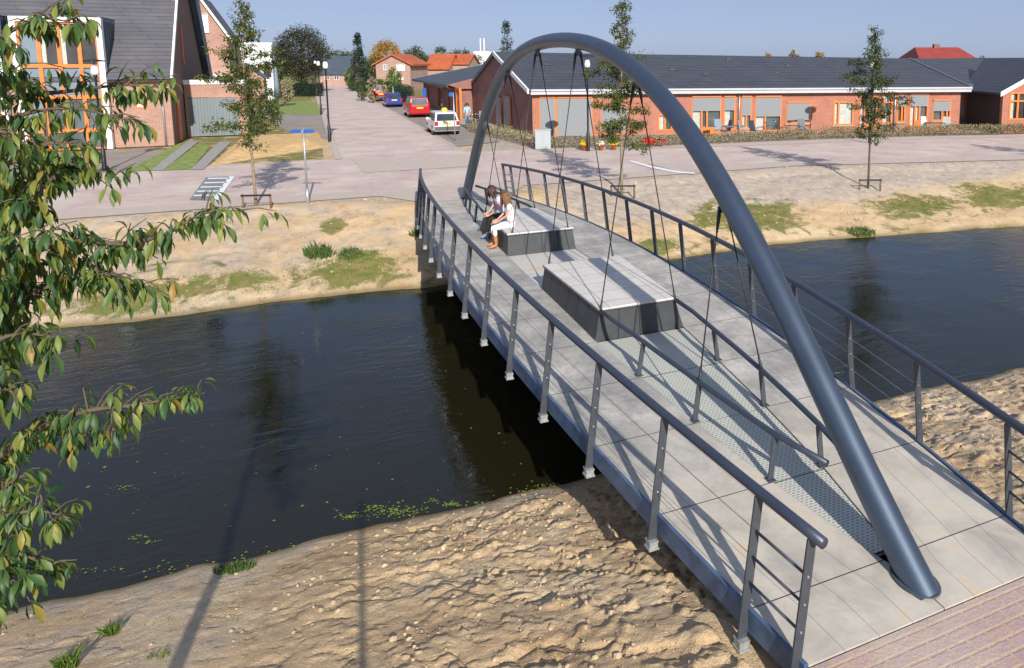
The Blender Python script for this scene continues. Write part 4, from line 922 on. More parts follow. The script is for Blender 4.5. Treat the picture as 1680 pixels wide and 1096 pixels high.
# ================================================================ VEGETATION
def leafcard(b, p, d, n, L, W, bend=.25):
    """small folded leaf: 6 verts"""
    s = d.cross(n)
    if s.length < 1e-4: s = Vector((1, 0, 0))
    s.normalize(); n = s.cross(d).normalized(); m = p+d*L*.45+n*L*.05; t = p+d*L-n*L*bend
    o = len(b.v)
    b.v += [tuple(p), tuple(m+s*W*.5-n*W*.12), tuple(t), tuple(m-s*W*.5-n*W*.12)]
    b.f += [(o, o+1, o+2), (o, o+2, o+3)]
def rv(rr): 
    while True:
        v = Vector((rr.uniform(-1, 1), rr.uniform(-1, 1), rr.uniform(-1, 1)))
        if .05 < v.length < 1: return v.normalized()
def young_tree(label, base, H, prof, seed, n_limb, leafn, lean=(0, 0), trunkr=.055, leaf='leaf_oak', clear=1.9, flat=1.0, lw=.085):
    rr = random.Random(seed); r = empty('young_tree', base, 0, label, 'tree', 'young street trees')
    top = Vector((lean[0], lean[1], H)); n = 12; pts = []; rad = []
    for i in range(n+1):
        t = i/n; pts.append(top*t*1.0+Vector((.05*math.sin(t*7+seed), .05*math.cos(t*5+seed), 0))*t); rad.append(max(.008, trunkr*(1-t)**.8+.006))
    T = MB().tube(pts, rad, 8).build('trunk', 'barkpale' if seed != 3 else 'bark', r, True)
    L = MB(); W = MB(); zs = [z for z, _ in prof]; rs = [q for _, q in prof]
    for i in range(n_limb):
        t = (i+.5)/n_limb; z = clear+(H-clear)*t**.95; R_ = float(np.interp(z, zs, rs))*rr.uniform(.35, 1.3)
        a = i*2.399+rr.uniform(-.5, .5); up = rr.uniform(-.05, .55); p0 = top*(z/H)+Vector((.05*math.sin(z/H*7+seed), .05*math.cos(z/H*5+seed), 0))*(z/H)
        d = Vector((math.cos(a), math.sin(a)*flat, up)).normalized(); k = max(3, int(R_*6))
        lp = [p0+d*R_*j/k+Vector((rr.uniform(-.03, .03), rr.uniform(-.03, .03), -.12*R_*(j/k)**2)) for j in range(k+1)]
        W.tube(lp, [max(.004, .016*(1-j/(k+1))) for j in range(k+1)], 5, False)
        ncl = max(3, int(R_*leafn/5.6)); 
        for c in range(ncl):
            s = rr.uniform(.22, 1.05); q = p0+d*R_*s+Vector((rr.gauss(0, .08), rr.gauss(0, .08), rr.gauss(0, .07)-.12*R_*s*s))*1.0
            cl = rr.uniform(.08, .20)
            for _ in range(rr.randint(14, 30)):
                o = rv(rr)*cl*rr.uniform(.3, 1.15); o.z *= .75; dd = (o.normalized()+Vector((0, 0, -.45))+rv(rr)*.5).normalized()
                leafcard(L, q+o, dd, (Vector((0, 0, 1))+rv(rr)*.7).normalized(), rr.uniform(.07, .12), rr.uniform(.035, .06)*lw/.085)
    W.build('limbs', 'bark', r, True); L.build('crown', leaf, r)
    return r
tL = G(420, 335); tM = G(1020, 305); tR = G(1425, 286)
for t in (tL, tM, tR): t.z = zat(t)
young_tree('young tree with green and rusty leaves on the left bank left of the blue signpost', tL, 6.45, [(1.7, .5), (2.1, .95), (3.2, .95), (4.1, 1.1), (4.8, .95), (5.5, .45), (6.5, .2)], 1, 44, 62, (-.10, .05), .045, clear=1.85)
young_tree('tall slim young tree rising behind the arch near the flower pots', tM, 7.0, [(1.7, .75), (2.4, 1.2), (3.2, 1.05), (4.2, 1.05), (4.8, .85), (5.3, .42), (6.2, .33), (7, .2)], 2, 56, 66, (0, 0), .05, clear=1.8)
young_tree('young dark green tree on the right bank with its crown above the long roof', tR, 6.35, [(1.75, .45), (2.3, .85), (3.2, 1.05), (3.9, 1.45), (4.5, .95), (5.2, .75), (5.7, .3), (6.3, .15)], 3, 46, 64, (.05, 0), .045, 'leaf_dark', clear=1.9)
tX = UV(5.6, 28.2); tX.z = zat(tX)
young_tree('young tree standing just off the right edge of the view on the bank', tX, 5.6, [(1.7, .4), (3, .9), (4, 1.1), (5.6, .2)], 4, 34, 50, (0, 0), .045, clear=1.9)
def support(p, lab, rz, one=False):
    r = empty('tree_support', p, rz, lab, 'tree support', 'tree supports')
    for x in ((-.42, .42) if not one else (.42,)): MB().tube([(x, 0, -.2), (x, 0, .42)], .035, 8).build('stake', 'wood', r, True)
    MB().box((-.46, -.05, .36), (.46, -.037, .42)).build('strap', 'black', r)
support(tL+Vector((.18, -.28, 0)), 'two low stakes with black strap holding the young tree left of the blue signpost', .1)
support(tM+Vector((.05, -.25, 0)), 'two low stakes with black strap holding the slim tree behind the arch', .05)
support(tR+Vector((.0, -.25, 0)), 'two low stakes with black strap holding the dark green tree on the right bank', .0)
def big_tree(label, px, d, ytop, wpx, leaf, seed, name='tree', group='trees beyond the houses', trunk=.3, n=2600, ls=.30, shape='round', low=.12, cat='tree'):
    rr = random.Random(seed); b = G(px, 98.4+CAMZ*F/d); b = D(px, 98.4, d); b.z = -.05; H = CAMZ-(ytop-98.4)/F*d; Wd = wpx/F*d/2
    r = empty(name, b, 0, label, cat, group)
    MB().tube([(0, 0, -.1), (0, 0, H*.35), (0.1, 0, H*.75)], [trunk, trunk*.7, trunk*.25], 7).build('trunk', 'bark', r, True)
    L = MB(); nb = int(n/26)
    for i in range(nb):
        if shape == 'cone':
            t = rr.random()**1.25; z = H*(low+(1-low)*t); R_ = Wd*(1-t)**.85+.12; a = rr.random()*6.283; q = R_*math.sqrt(rr.uniform(.2, 1)); c = Vector((q*math.cos(a), q*math.sin(a), z-q*.35)); cr = .10*Wd+.18
        else:
            u = rv(rr); f = rr.uniform(.35, 1)**.4; zc = H*(.5+low/2); c = Vector((u.x*Wd*f*.86, u.y*Wd*f*.86, zc+u.z*f*(H*(1-low)/2)*.86)); cr = rr.uniform(.13, .25)*Wd
            if shape == 'fan' and u.z < 0: c.x *= .8
        for _ in range(26):
            o = rv(rr)*cr*rr.uniform(.4, 1.1); dd = (o.normalized()*.8+Vector((0, 0, -.3 if shape != 'fan' else .3))+rv(rr)*.6).normalized()
            leafcard(L, c+o, dd, (Vector((0, -.3, 1))+rv(rr)*.9).normalized(), ls*rr.uniform(.6, 1.2), ls*rr.uniform(.35, .6))
    L.build('crown', leaf, r); return r
big_tree('large dark bronze beech tree left of the side street', 496, 105, 40, 92, 'leaf_beech', 21, trunk=.5, n=15000, ls=.27, shape='fan', low=.12)
big_tree('narrow dark conifer beside the street end, left of the yellow tree', 588, 112, 57, 34, 'leaf_conifer', 22, 'conifer', n=3600, ls=.30, shape='cone', low=.04)
big_tree('autumn tree with yellow and orange crown behind the orange edged brick house', 634, 135, 62, 54, 'leaf_yellow', 23, n=4200, ls=.40, low=.2)
big_tree('dark green tree right of the yellow autumn tree', 680, 132, 73, 44, 'leaf_dark', 24, n=3000, ls=.4)
big_tree('dark green tree with broad crown behind the orange roofs, left one', 722, 155, 73, 30, 'leaf_dark', 25, n=1800, ls=.45)
big_tree('dark green tree with broad crown behind the orange roofs, right one', 756, 158, 76, 40, 'leaf_dark', 26, n=2200, ls=.45)
big_tree('lone conifer with pointed top above the wing roof, left of the arch', 832, 92, 38, 36, 'leaf_conifer', 27, 'conifer', n=2200, ls=.26, shape='cone', low=.1)
big_tree('green trees crown behind the far dark roof at the street end', 560, 170, 78, 50, 'leaf_dark', 28, n=2600, ls=.5)
big_tree('olive green bushy tree beside the far pink walled house', 572, 118, 106, 16, 'leaf_bright', 29, n=900, ls=.28, low=.02)
big_tree('dark shrubby tree left of the beech, behind the white building', 455, 120, 66, 34, 'leaf_dark', 30, n=1600, ls=.4)
big_tree('light green small tree in front of the brick house with the orange roof edge', 645, 98, 108, 24, 'leaf_bright', 31, n=1500, ls=.26, low=.05)
for i, (px, yt, wd, lf) in enumerate([(1260, 83, 16, 'leaf_yellow'), (1302, 79, 22, 'leaf_shrub'), (1346, 81, 22, 'leaf_yellow'), (1233, 86, 14, 'leaf_dark')]):
    big_tree(['small yellow autumn tree top just above the long roof, nearest the arch', 'pale brown tree top above the long roof, second of four', 'orange brown tree top above the long roof left of the dark green tree', 'dark tree top just above the long roof, lowest of four'][i], px, 120, yt, wd, lf, 40+i, n=900, ls=.4, low=.3)
big_tree('dark green tree left of the red roofed distant house', 1493, 100, 86, 42, 'leaf_dark', 50, n=1800, ls=.35)
big_tree('dark green tree right of the red roofed distant house', 1615, 104, 88, 24, 'leaf_dark', 51, n=900, ls=.35)
big_tree('dark green tree at the right edge behind the right building', 1672, 104, 93, 30, 'leaf_dark', 52, n=900, ls=.35)
big_tree('brown autumn tree top behind the roof ridge next to the slim tree', 1065, 120, 86, 40, 'leaf_yellow', 53, n=900, ls=.4, low=.3)
for i, (px, d, yt, wd, lf) in enumerate([(590, 84, 124, 20, 'leaf_dark'), (609, 80, 120, 20, 'leaf_shrub'), (636, 84, 122, 40, 'leaf_bright'), (437, 62, 140, 30, 'leaf_dark'), (467, 75, 126, 24, 'leaf_shrub'), (412, 46, 150, 34, 'leaf_dark'), (505, 98, 122, 26, 'leaf_dark')]):
    big_tree(['dark round bush beside the far end of the side street', 'brownish bush next to the dark hedge behind the red van', 'bright green bush behind the blue car', 'dark bush below the white building', 'tall brownish bush between the white building and the dark hedge', 'dark bush behind the left young tree', 'dark bush under the big beech'][i], px, d, yt, wd, lf, 60+i, 'bush', 'garden bushes', .06, 900, .22, low=0, cat='bush')
for i, (px, d, yt, wd, lf) in enumerate([(696, 150, 84, 34, 'leaf_dark'), (740, 175, 82, 60, 'leaf_dark'), (606, 128, 92, 30, 'leaf_dark'), (545, 165, 84, 40, 'leaf_dark'), (780, 190, 86, 40, 'leaf_dark')]):
    big_tree(['dark green tree between the brick gable house and the orange roofs', 'wide low band of green crown behind both orange roofs', 'dark tree filling the gap right of the narrow conifer', 'dark tree top directly above the far dark roof, next to the beech', 'dark tree top left of the white block with masts'][i], px, d, yt, wd, lf, 80+i, n=1500, ls=.42, low=.05)
def hedge(label, A, B_, w_, h_, leaf, n, name='hedge', ls=.09, seed=5, zb=0):
    rr = random.Random(seed); d = B_-A; L = d.length; r = empty(name, (A.x, A.y, zb), math.atan2(d.y, d.x), label, 'hedge')
    b = MB(); 
    for i in range(n):
        x = rr.uniform(0, L); y = rr.uniform(0, w_); z = rr.uniform(0, 1)**.7*h_*(.75+.35*float(fbm(np.array(x*.9+seed), np.array(y), 2, 2)))
        leafcard(b, Vector((x, y, z)), (rv(rr)+Vector((0, 0, .3))).normalized(), rv(rr), ls*rr.uniform(.6, 1.4), ls*.5)
    b.build('foliage', leaf, r)
    st = MB()
    for i in range(int(L*2.2)):
        x = (i+.5)/2.2; st.tube([(x, w_*.5, -.05), (x+rr.uniform(-.1, .1), w_*.5+rr.uniform(-.1, .1), h_*.7)], [.012, .004], 4, False)
    st.build('stems', 'bark', r); return r
hA, hB, hC = G(884, 244), G(1250, 231), G(1700, 219)
hedge('low straggly brown and green hedge between the road and the long brick building, left part', hA, G(1090, 241), .8, .62, 'leaf_shrub', 4200, seed=5)
hedge('low straggly brown and green hedge in front of the blinds and garden chairs, middle part', G(1095, 240), G(1345, 228), .8, .58, 'leaf_shrub', 6000, seed=6)
hedge('low straggly brown and green hedge behind the dark green tree, right part', G(1350, 228), G(1700, 219), .9, .66, 'leaf_shrub', 9000, seed=7)
hedge('planting strip of dry brown grasses between the white car and the brick gable', G(765, 215), G(878, 244), 1.1, .65, 'leaf_shrub', 5000, seed=8)
hedge('dark green clipped hedge left of the side street near the street lamps', G(478, 158), G(526, 158), 1.2, 1.75, 'leaf_conifer', 9000, ls=.16, seed=9)
hedge('long dark green hedge right of the side street beyond the red van', G(609, 152), G(662, 172), 1.2, 1.9, 'leaf_conifer', 12000, ls=.18, seed=10)
hedge('dark green hedge along the far right side of the street', G(583, 137), G(608, 151), 1.2, 1.7, 'leaf_conifer', 6000, ls=.25, seed=11)
# terrace paving behind the hedge
flatsheet('terrace', [[G(884, 243), G(1700, 218), D(1700, 150, 47.5), D(874, 150, 44.3)]], 'greypave', -.02, False)
# weeds and grass tufts on the banks, one mesh each: nobody could count the blades
def blades(name, spots, mat, hgt, w_=.008, seed=3, kind='stuff', label=None, cat=None):
    rr = random.Random(seed); b = MB()
    for (c, n, rad, h) in spots:
        for _ in range(n):
            a = rr.random()*6.283; q = rad*math.sqrt(rr.random()); x, y = c.x+q*math.cos(a)*1.5, c.y+q*math.sin(a); z = zat(Vector((x, y, 0)))
            if z < -1.5: continue
            hh = h*rr.uniform(.4, 1.1); dx, dy = rr.gauss(0, .35)*hh, rr.gauss(0, .35)*hh; t = rr.random()*3.14; wx, wy = math.cos(t)*w_, math.sin(t)*w_
            b.add([(x-wx, y-wy, z-.01), (x+wx, y+wy, z-.01), (x+dx*.4, y+dy*.4, z+hh*.6), (x+dx, y+dy, z+hh)], [(0, 1, 2), (0, 2, 3)])
    o = b.build(name, mat); tag(o, label, cat, kind=kind); return o
sp = []
for (u, v, ru, rv_, n) in ((7.0, -3.6, .8, 1.3, 900), (6.9, -7.5, .6, 3.2, 900), (7.6, 9.6, 1.4, 2.3, 1500), (6.5, 16.5, .9, 2, 1000), (6.1, 5.3, .45, .8, 350), (6.2, 20.5, 1.3, 2, 700), (-5.6, 8.4, .4, 1.0, 400)):
    for k in range(int(n/12)):
        a = random.random()*6.283; q = math.sqrt(random.random()); sp.append((UV(u+ru*q*math.cos(a), v+rv_*q*math.sin(a)), 26, .14, .055))
for k in range(260):
    v = random.uniform(-13, -1.8); s_ = random.random()**1.8*2.6; sp.append((UV(float(far_shore(v))+.05+s_, v), 10, .12, .05))
for k in range(240):
    v = random.uniform(3, 24); s_ = random.random()**1.6*3.2; sp.append((UV(float(far_shore(v))+.05+s_, v), 9, .14, .05))
for k in range(60):
    v = random.uniform(-9, -3); s_ = random.random()*2.6; sp.append((UV(float(near_shore(v))-.1-s_, v), 5, .05, .03))
blades('grass', sp, 'grassblade', .1, .006, 3, 'stuff', 'short green and yellow grass growing in patches along the canal banks', 'grass')
def tuft(px, py, z, n, rad, h, label, mat='grassblade', name='grass_tuft'):
    p = G(px, py, z); blades(name, [(p, n, rad, h)], mat, h, .016 if mat == 'weed' else .005, int(px), None, label, 'weed')['group'] = 'weeds on the banks'
tuft(180, 1018, -.95, 130, .05, .13, 'small bright green grass tuft on the near bank, just left of the thick trunk shadow')
tuft(106, 1066, -.75, 150, .06, .17, 'small green grass tuft in the bottom left corner of the near bank')
tuft(258, 1052, -.7, 40, .07, .06, 'tiny sparse weed between the two tree shadows on the near bank')
tuft(522, 408, -.7, 320, .26, .30, 'tall leafy green weed on the far bank below the blue signpost', 'weed', 'leafy_weed')
tuft(385, 935, -1.42, 260, .16, .07, 'flat green waterside weed where the thick trunk shadow meets the water', 'weed', 'leafy_weed')
tuft(1415, 350, -.7, 260, .35, .22, 'dark green leafy weed on the far bank right of the arch', 'weed', 'leafy_weed')
tuft(575, 430, -1.1, 200, .25, .2, 'green weed clump at the corner of the sandy bank near the far bridge end', 'weed', 'leafy_weed')
tuft(684, 400, -.9, 90, .1, .25, 'thin green weed growing against the far left end of the bridge', 'weed', 'leafy_weed')
# duckweed floating on the water
b = MB(); rr = random.Random(9)
for (px, py, n, rx) in ((640, 838, 130, .32), (665, 842, 60, .16), (740, 828, 55, .10), (575, 848, 40, .10), (610, 832, 30, .10), (795, 828, 30, .1), (240, 890, 14, .10), (225, 882, 12, .08), (200, 800, 22, .12), (450, 912, 40, .2), (510, 898, 45, .2), (370, 930, 30, .25), (600, 875, 25, .1), (265, 935, 20, .2), (715, 822, 12, .1), (870, 808, 30, .2), (900, 798, 40, .15), (165, 935, 20, .2), (1375, 612, 20, .06)):
    c = G(px, py, -1.5)
    for _ in range(n):
        x, y = c.x+rr.gauss(0, rx), c.y+rr.gauss(0, rx*.28); q = rr.uniform(.006, .018); a0 = rr.random()*6
        b.add([(x+q*math.cos(a0+k*1.2566), y+q*math.sin(a0+k*1.2566), -1.494+rr.uniform(0, .002)) for k in range(5)], [(0, 1, 2, 3, 4)])
for _ in range(200):
    u, v = rr.uniform(-4.6, 4), rr.uniform(-8, -1.8); p = UV(u, v); q = rr.uniform(.004, .011)*(1 if rr.random() > .12 else 2)
    b.add([(p.x-q, p.y-q, -1.494), (p.x+q, p.y-q, -1.494), (p.x+q, p.y+q, -1.494), (p.x-q, p.y+q, -1.494)], [(0, 1, 2, 3)])
tag(b.build('duckweed', 'duckweed'), 'bright green duckweed scattered on the dark water near the near shore', 'duckweed', kind='stuff')
# ---- the cherry tree whose branches hang into the picture from the left
CT = Vector((-2.58, 1.8, 0)); CT.z = 0
CH = empty('cherry_tree', CT, 0, 'leafy cherry tree whose long branches hang in from the left edge', 'tree')
MB().tube([(0, 0, -.6), (.02, .02, 1.2), (-.03, .05, 2.6), (.05, .02, 4.2), (.1, .1, 5.6), (.0, .2, 7.0)], [.085, .07, .06, .05, .035, .02], 12).build('trunk', 'bark', CH, True)
def cleaf(b, p, d, L, W, rr, curl):
    """drooping cherry leaf, 5 stations across a folded blade"""
    side = d.cross(Vector((0, 0, 1)))
    if side.length < .1: side = Vector((math.cos(curl*9), math.sin(curl*9), 0))
    side.normalize(); side = (side+rv(rr)*.5).normalized(); q = Vector(p); dd = Vector(d); o = len(b.v); prof = (.06, .66, 1, .60, .02)
    for i in range(5):
        n = side.cross(dd).normalized(); w_ = W*.5*prof[i]; s = side
        b.v += [tuple(q-s*w_+n*w_*.38), tuple(q), tuple(q+s*w_+n*w_*.38)]
        q = q+dd*L/4; dd = (dd+Vector((0, 0, -.30*curl))+n*(-.1)).normalized(); side = (side-dd*side.dot(dd)).normalized()
    for i in range(4):
        a = o+i*3; b.f += [(a, a+1, a+4, a+3), (a+1, a+2, a+5, a+4)]
def cherry_branch(pts, dens, r0=.014, seed=0, side=.16, droop=1., ly=(.036, .080)):
    rr = random.Random(seed); P3 = []
    for q in pts:
        if len(q) == 3 and not isinstance(q, Vector): P3.append(D(*q)-CT)
        else: P3.append(Vector(q))
    path = []
    for i in range(len(P3)-1):
        for k in range(8):
            t = k/8; p_1, p0, p1, p2 = P3[max(i-1, 0)], P3[i], P3[i+1], P3[min(i+2, len(P3)-1)]
            path.append(.5*((2*p0)+(p1-p_1)*t+(2*p_1-5*p0+4*p1-p2)*t*t+(3*p0-p_1-3*p1+p2)*t**3))
    path.append(P3[-1]); m = len(path)
    W = MB().tube(path, [max(.0022, r0*(1-i/m)**.8) for i in range(m)], 7); Lf = MB()
    tot = 0
    for i in range(m-1):
        seg = (path[i+1]-path[i]).length; tot += seg
        if (path[i]+CT).x/(path[i]+CT).y < -1.04: continue
        k = dens*seg*60; k = int(k)+(rr.random() < k-int(k))
        for _ in range(k):
            t = rr.random(); p = path[i].lerp(path[i+1], t); tan = (path[i+1]-path[i]).normalized()
            tw = (tan*rr.uniform(.1, .9)+rv(rr)*.9+Vector((0, 0, .15))).normalized(); tl = side*rr.uniform(.1, 1.15)*(1 if rr.random() > .25 else .2)
            e = p+tw*tl; mid = p.lerp(e, .5)+Vector((0, 0, .01)); W.tube([p, mid, e], [.003, .0024, .0016], 5, False)
            for _ in range(rr.randint(4, 8)):
                o = p.lerp(e, rr.uniform(.45, 1)); hd = rv(rr); hd.z *= .5; d = (hd*.85+tw*.45+Vector((0, 0, -.55*droop))).normalized()
                pet = o+d*.014; L_ = rr.uniform(*ly); cleaf(Lf, pet, (d+Vector((0, 0, -.5))).normalized(), L_, L_*rr.uniform(.27, .36), rr, rr.uniform(.5, 1.35))
    br = W.build('branch', 'bark', CH, True); Lf.build('leaves', 'leaf_cherry', br, True)
T0 = lambda z: Vector((0, .02, z))
B_ = [
 ([T0(5.2), (-80, 130, 2.5), (-10, 70, 2.5), (60, 32, 2.5), (125, 38, 2.5)], 1.1, .014, .13),
 ([T0(5.1), (-80, 160, 2.6), (0, 130, 2.7), (40, 100, 2.7)], .7, .012, .12),
 ([T0(4.9), (-80, 190, 2.7), (20, 160, 2.8), (110, 150, 2.8), (200, 140, 2.8), (270, 145, 2.75)], .75, .015, .14),
 ([T0(4.8), (-60, 230, 2.6), (30, 190, 2.6), (120, 178, 2.6), (215, 200, 2.6)], .7, .013, .12),
 ([T0(4.6), (-80, 330, 2.5), (10, 270, 2.5), (80, 235, 2.5), (150, 235, 2.5)], 1.15, .014, .14),
 ([T0(4.5), (-60, 330, 2.7), (50, 285, 2.7), (120, 270, 2.6), (185, 310, 2.6)], 1.35, .013, .12),
 ([T0(4.4), (-70, 420, 2.4), (10, 360, 2.4), (60, 320, 2.4), (90, 290, 2.4)], 1.6, .013, .13),
 ([T0(4.2), (-70, 620, 2.5), (5, 510, 2.5), (30, 470, 2.5), (55, 415, 2.5), (130, 395, 2.5), (200, 400, 2.5), (270, 385, 2.5), (330, 352, 2.5), (395, 345, 2.5)], 1.05, .020, .12),
 ([T0(4.2), (-70, 580, 2.4), (20, 500, 2.45), (80, 470, 2.5), (140, 450, 2.5), (205, 455, 2.5)], 1.5, .013, .12),
 ([T0(4.25), (-60, 520, 2.3), (0, 430, 2.3), (45, 400, 2.35), (90, 375, 2.4)], 1.3, .012, .12),
 ([T0(3.9), (-60, 620, 2.3), (-5, 560, 2.3), (50, 548, 2.3), (110, 560, 2.35)], 1.1, .012, .10),
 ([T0(3.6), (-60, 800, 2.5), (0, 748, 2.5), (60, 705, 2.5), (140, 675, 2.5), (215, 665, 2.5), (280, 655, 2.5), (335, 645, 2.5)], .95, .016, .10),
 ([T0(3.6), (-60, 760, 2.6), (60, 715, 2.6), (130, 715, 2.6), (190, 705, 2.6)], .7, .011, .08),
 ([T0(3.3), (-60, 880, 2.2), (0, 850, 2.2), (60, 838, 2.2), (115, 850, 2.2)], 1.25, .013, .10),
 ([T0(3.3), (-60, 930, 2.2), (0, 905, 2.2), (50, 915, 2.2), (85, 935, 2.2)], 1.3, .012, .09),
 ([T0(3.2), (-60, 1000, 2.1), (-5, 960, 2.1), (40, 950, 2.1)], 1.1, .010, .10),
 ([T0(3.5), (-60, 820, 2.4), (20, 790, 2.4), (50, 770, 2.4)], .9, .010, .09),
 ([T0(4.8), (-60, 200, 2.3), (0, 215, 2.3), (50, 240, 2.3)], 1.0, .012, .13),
 ([T0(4.3), (-60, 470, 2.6), (40, 440, 2.6), (110, 430, 2.6), (190, 450, 2.6), (240, 470, 2.6)], 1.0, .012, .12),
 ([T0(3.8), (-60, 680, 2.3), (0, 640, 2.3), (30, 650, 2.3)], 1.2, .012, .08),
]
for i, (pts, dn, r0, sd2) in enumerate(B_): cherry_branch(pts, dn, r0, 100+i, sd2)
for i, (z, a, L_) in enumerate(((4.6, 3.6, 2.0), (5.4, 2.6, 1.8), (6.0, 4.6, 1.6), (5.0, 5.2, 1.3))):   # the side of the crown away from the view
    cherry_branch([T0(z), Vector((math.cos(a)*L_*.5, math.sin(a)*L_*.5, z+.3)), Vector((math.cos(a)*L_, math.sin(a)*L_, z+.2))], .9, .02, 200+i, .2)
# ================================================================ STREET FURNITURE
def lamp(p, label, H=4.75):
    r = empty('street_lamp', p, 0, label, 'street lamp', 'black street lamps along the roads')
    MB().lathe([(.085, -.2), (.085, .9), (.06, .95), (.05, 1.0), (.042, H-.75), (.07, H-.72), (.07, H-.62), (.0, H-.61)], n=12).build('pole', 'black', r, True)
    MB().lathe([(.0, H-.62), (.12, H-.62), (.15, H-.50), (.13, H-.36), (.10, H-.22), (.0, H-.20)], n=14).build('lantern', 'lampglass', r, True)
    MB().lathe([(.0, H+.03), (.12, H+.01), (.38, H-.04), (.39, H-.085), (.1, H-.07), (.0, H-.07)], n=18).build('shade', 'black', r, True)
    MB().tube([(0, 0, H-.21), (0, 0, H-.06)], .02, 6).build('stem', 'black', r)
    return r
for px, py, lb, H in ((172, 280, 'black street lamp in front of the white framed bay of the left house', 4.62), (541, 232, 'black street lamp at the left kerb, nearer of the two beside each other', 4.75), (527, 188, 'black street lamp at the left kerb, farther of the two beside each other', 4.75), (965, 247, 'black street lamp in front of the blinds at the brick gable corner', 4.85)):
    lamp(G(px, py), lb, H)
lamp(G(520, 158), 'black street lamp far down the left kerb, beyond the two standing close together', 4.75)
lamp(D(1431, 130, 41.2).xy.to_3d(), 'black street lamp hidden in the crown of the dark green tree', 4.75)
p = Vector((.03, -.45, 0)); r = empty('pole', p, 0, 'slim pole standing behind the viewpoint whose shadow crosses the near bank', 'pole')
MB().tube([(0, 0, -.6), (0, 0, 4.4)], .035, 8).build('shaft', 'signgrey', r); MB().tube([(0, 0, 4.4), (0, 0, 4.46)], .06, 8).build('cap', 'black', r)
# blue direction sign on the left bank
sp_ = G(505, 331); r = empty('direction_sign', sp_, R(2), 'slim grey post with two blue arrow boards on the left bank', 'signpost')
MB().tube([(0, 0, -.2), (0, 0, .45)], .055, 10).build('sleeve', 'signgrey', r, True); MB().tube([(0, 0, .45), (0, 0, 2.42)], .032, 10).build('post', 'signgrey', r, True)
MB().prism([(-.42, -.02, 2.32), (-.35, -.02, 2.26), (-.05, -.02, 2.26), (-.05, -.02, 2.38), (-.35, -.02, 2.38)], (0, -.03, 0)).build('arrow_board', 'signblue', r)
MB().prism([(.02, -.02, 2.26), (.30, -.02, 2.26), (.37, -.02, 2.32), (.30, -.02, 2.38), (.02, -.02, 2.38)], (0, -.03, 0)).build('arrow_board', 'signblue', r)
MB().box((-.06, -.045, 2.27), (.02, -.005, 2.37)).build('bracket', 'signgrey', r)
# street name sign
q = G(747, 231); r = empty('street_sign', q, 0, 'tall pale post with small violet blue plate beside the white car', 'street sign')
MB().tube([(0, 0, -.1), (-.02, 0, 2.75)], .034, 8).build('post', 'signgrey', r, True); MB().box((-.27, -.03, 2.55), (-.03, -.01, 2.77)).build('plate', 'signblue', r)
q = G(646, 172); r = empty('street_sign', q, 0, 'pale post with round white sign plate beside the blue car', 'street sign')
MB().tube([(0, 0, -.1), (0, 0, 1.9)], .05, 8).build('post', 'signgrey', r, True); 
q = G(698, 186); r = empty('parking_sign', q, 0, 'blue upright sign panel behind the large red car', 'sign')
MB().tube([(0, 0, -.1), (0, 0, 2.2)], .03, 8).build('post', 'signgrey', r, True); MB().box((-.16, -.05, 1.35), (.16, -.02, 2.2)).build('panel', 'signblue', r)
q = G(610, 168); r = empty('bollard', q, 0, 'red and white roadside marker post beyond the red van', 'marker post')
for k in range(4): MB().tube([(0, 0, k*.33-.02), (0, 0, (k+1)*.33-.021)], .17, 10).build('band', 'petal_red' if False else ('tail' if k % 2 else 'white'), r)
q = G(579, 139); r = empty('sign_board', q, 0, 'small white board at the far right end of the street', 'sign'); MB().tube([(0, 0, -.1), (0, 0, .8)], .05, 6).build('post', 'signgrey', r); MB().box((-.5, -.05, .3), (.5, 0, 1.1)).build('board', 'white', r)
# electric cabinet
q = G(891, 245); r = empty('cabinet', q, .16, 'plain light grey utility cabinet at the corner of the hedge', 'cabinet')
b = MB(); b.box((-.40, -.02, .0), (.40, .33, .98)); b.build('body', 'cabinet', r, bevel=.01); MB().box((-.43, -.05, .981), (.43, .36, 1.03)).build('lid', 'cabinet', r)
MB().box((-.385, -.035, .05), (-.01, -.021, .94)).build('door', 'cabinet', r); MB().box((.01, -.035, .05), (.385, -.021, .94)).build('door', 'cabinet', r)
# parasol (closed) at the white building
q = D(455, 160, 72); q.z = 0; r = empty('parasol', q, 0, 'tall closed grey parasol beside the white building', 'parasol')
MB().lathe([(.05, 0), (.05, 1.2), (.32, 1.0), (.22, 2.2), (.14, 3.6), (.04, 4.5), (0, 4.55)], n=12).build('canopy', 'bluepanel', r, True); MB().tube([(0, 0, -.1), (0, 0, 1.1)], .05, 8).build('pole', 'signgrey', r)
# ---- plant pots
def pot(p, label, petal, R_=.16, Hh=.28, bush=.24, potm='terracotta', zl=0, nm='flower_pot', n=260):
    r = empty(nm, p, 0, label, 'potted plant', 'potted plants on the terrace'); rr = random.Random(int(p.x*100))
    MB().lathe([(0, 0), (R_*.72, 0), (R_*.98, Hh*.85), (R_*1.1, Hh*.85), (R_*1.1, Hh), (R_*.9, Hh), (R_*.85, Hh*.9), (0, Hh*.88)], n=14).build('pot', potm, r, True)
    L, Fp = MB(), MB()
    for _ in range(n):
        v = rv(rr); v.z = abs(v.z)*.75; c = Vector((0, 0, Hh))+v*bush*rr.uniform(.55, .9); leafcard(L, c, (v+rv(rr)*.6).normalized(), rv(rr), .07, .035)
        c = Vector((0, 0, Hh))+v*bush*rr.uniform(.9, 1.05); leafcard(Fp, c, rv(rr), (v+rv(rr)*.3).normalized(), .075, .075)
    L.build('leaves', 'leaf_dark', r); Fp.build('blossom', petal, r); return r
pot(G(958, 246), 'orange pot of bright yellow flowers left of the street lamp post', 'petal_yellow')
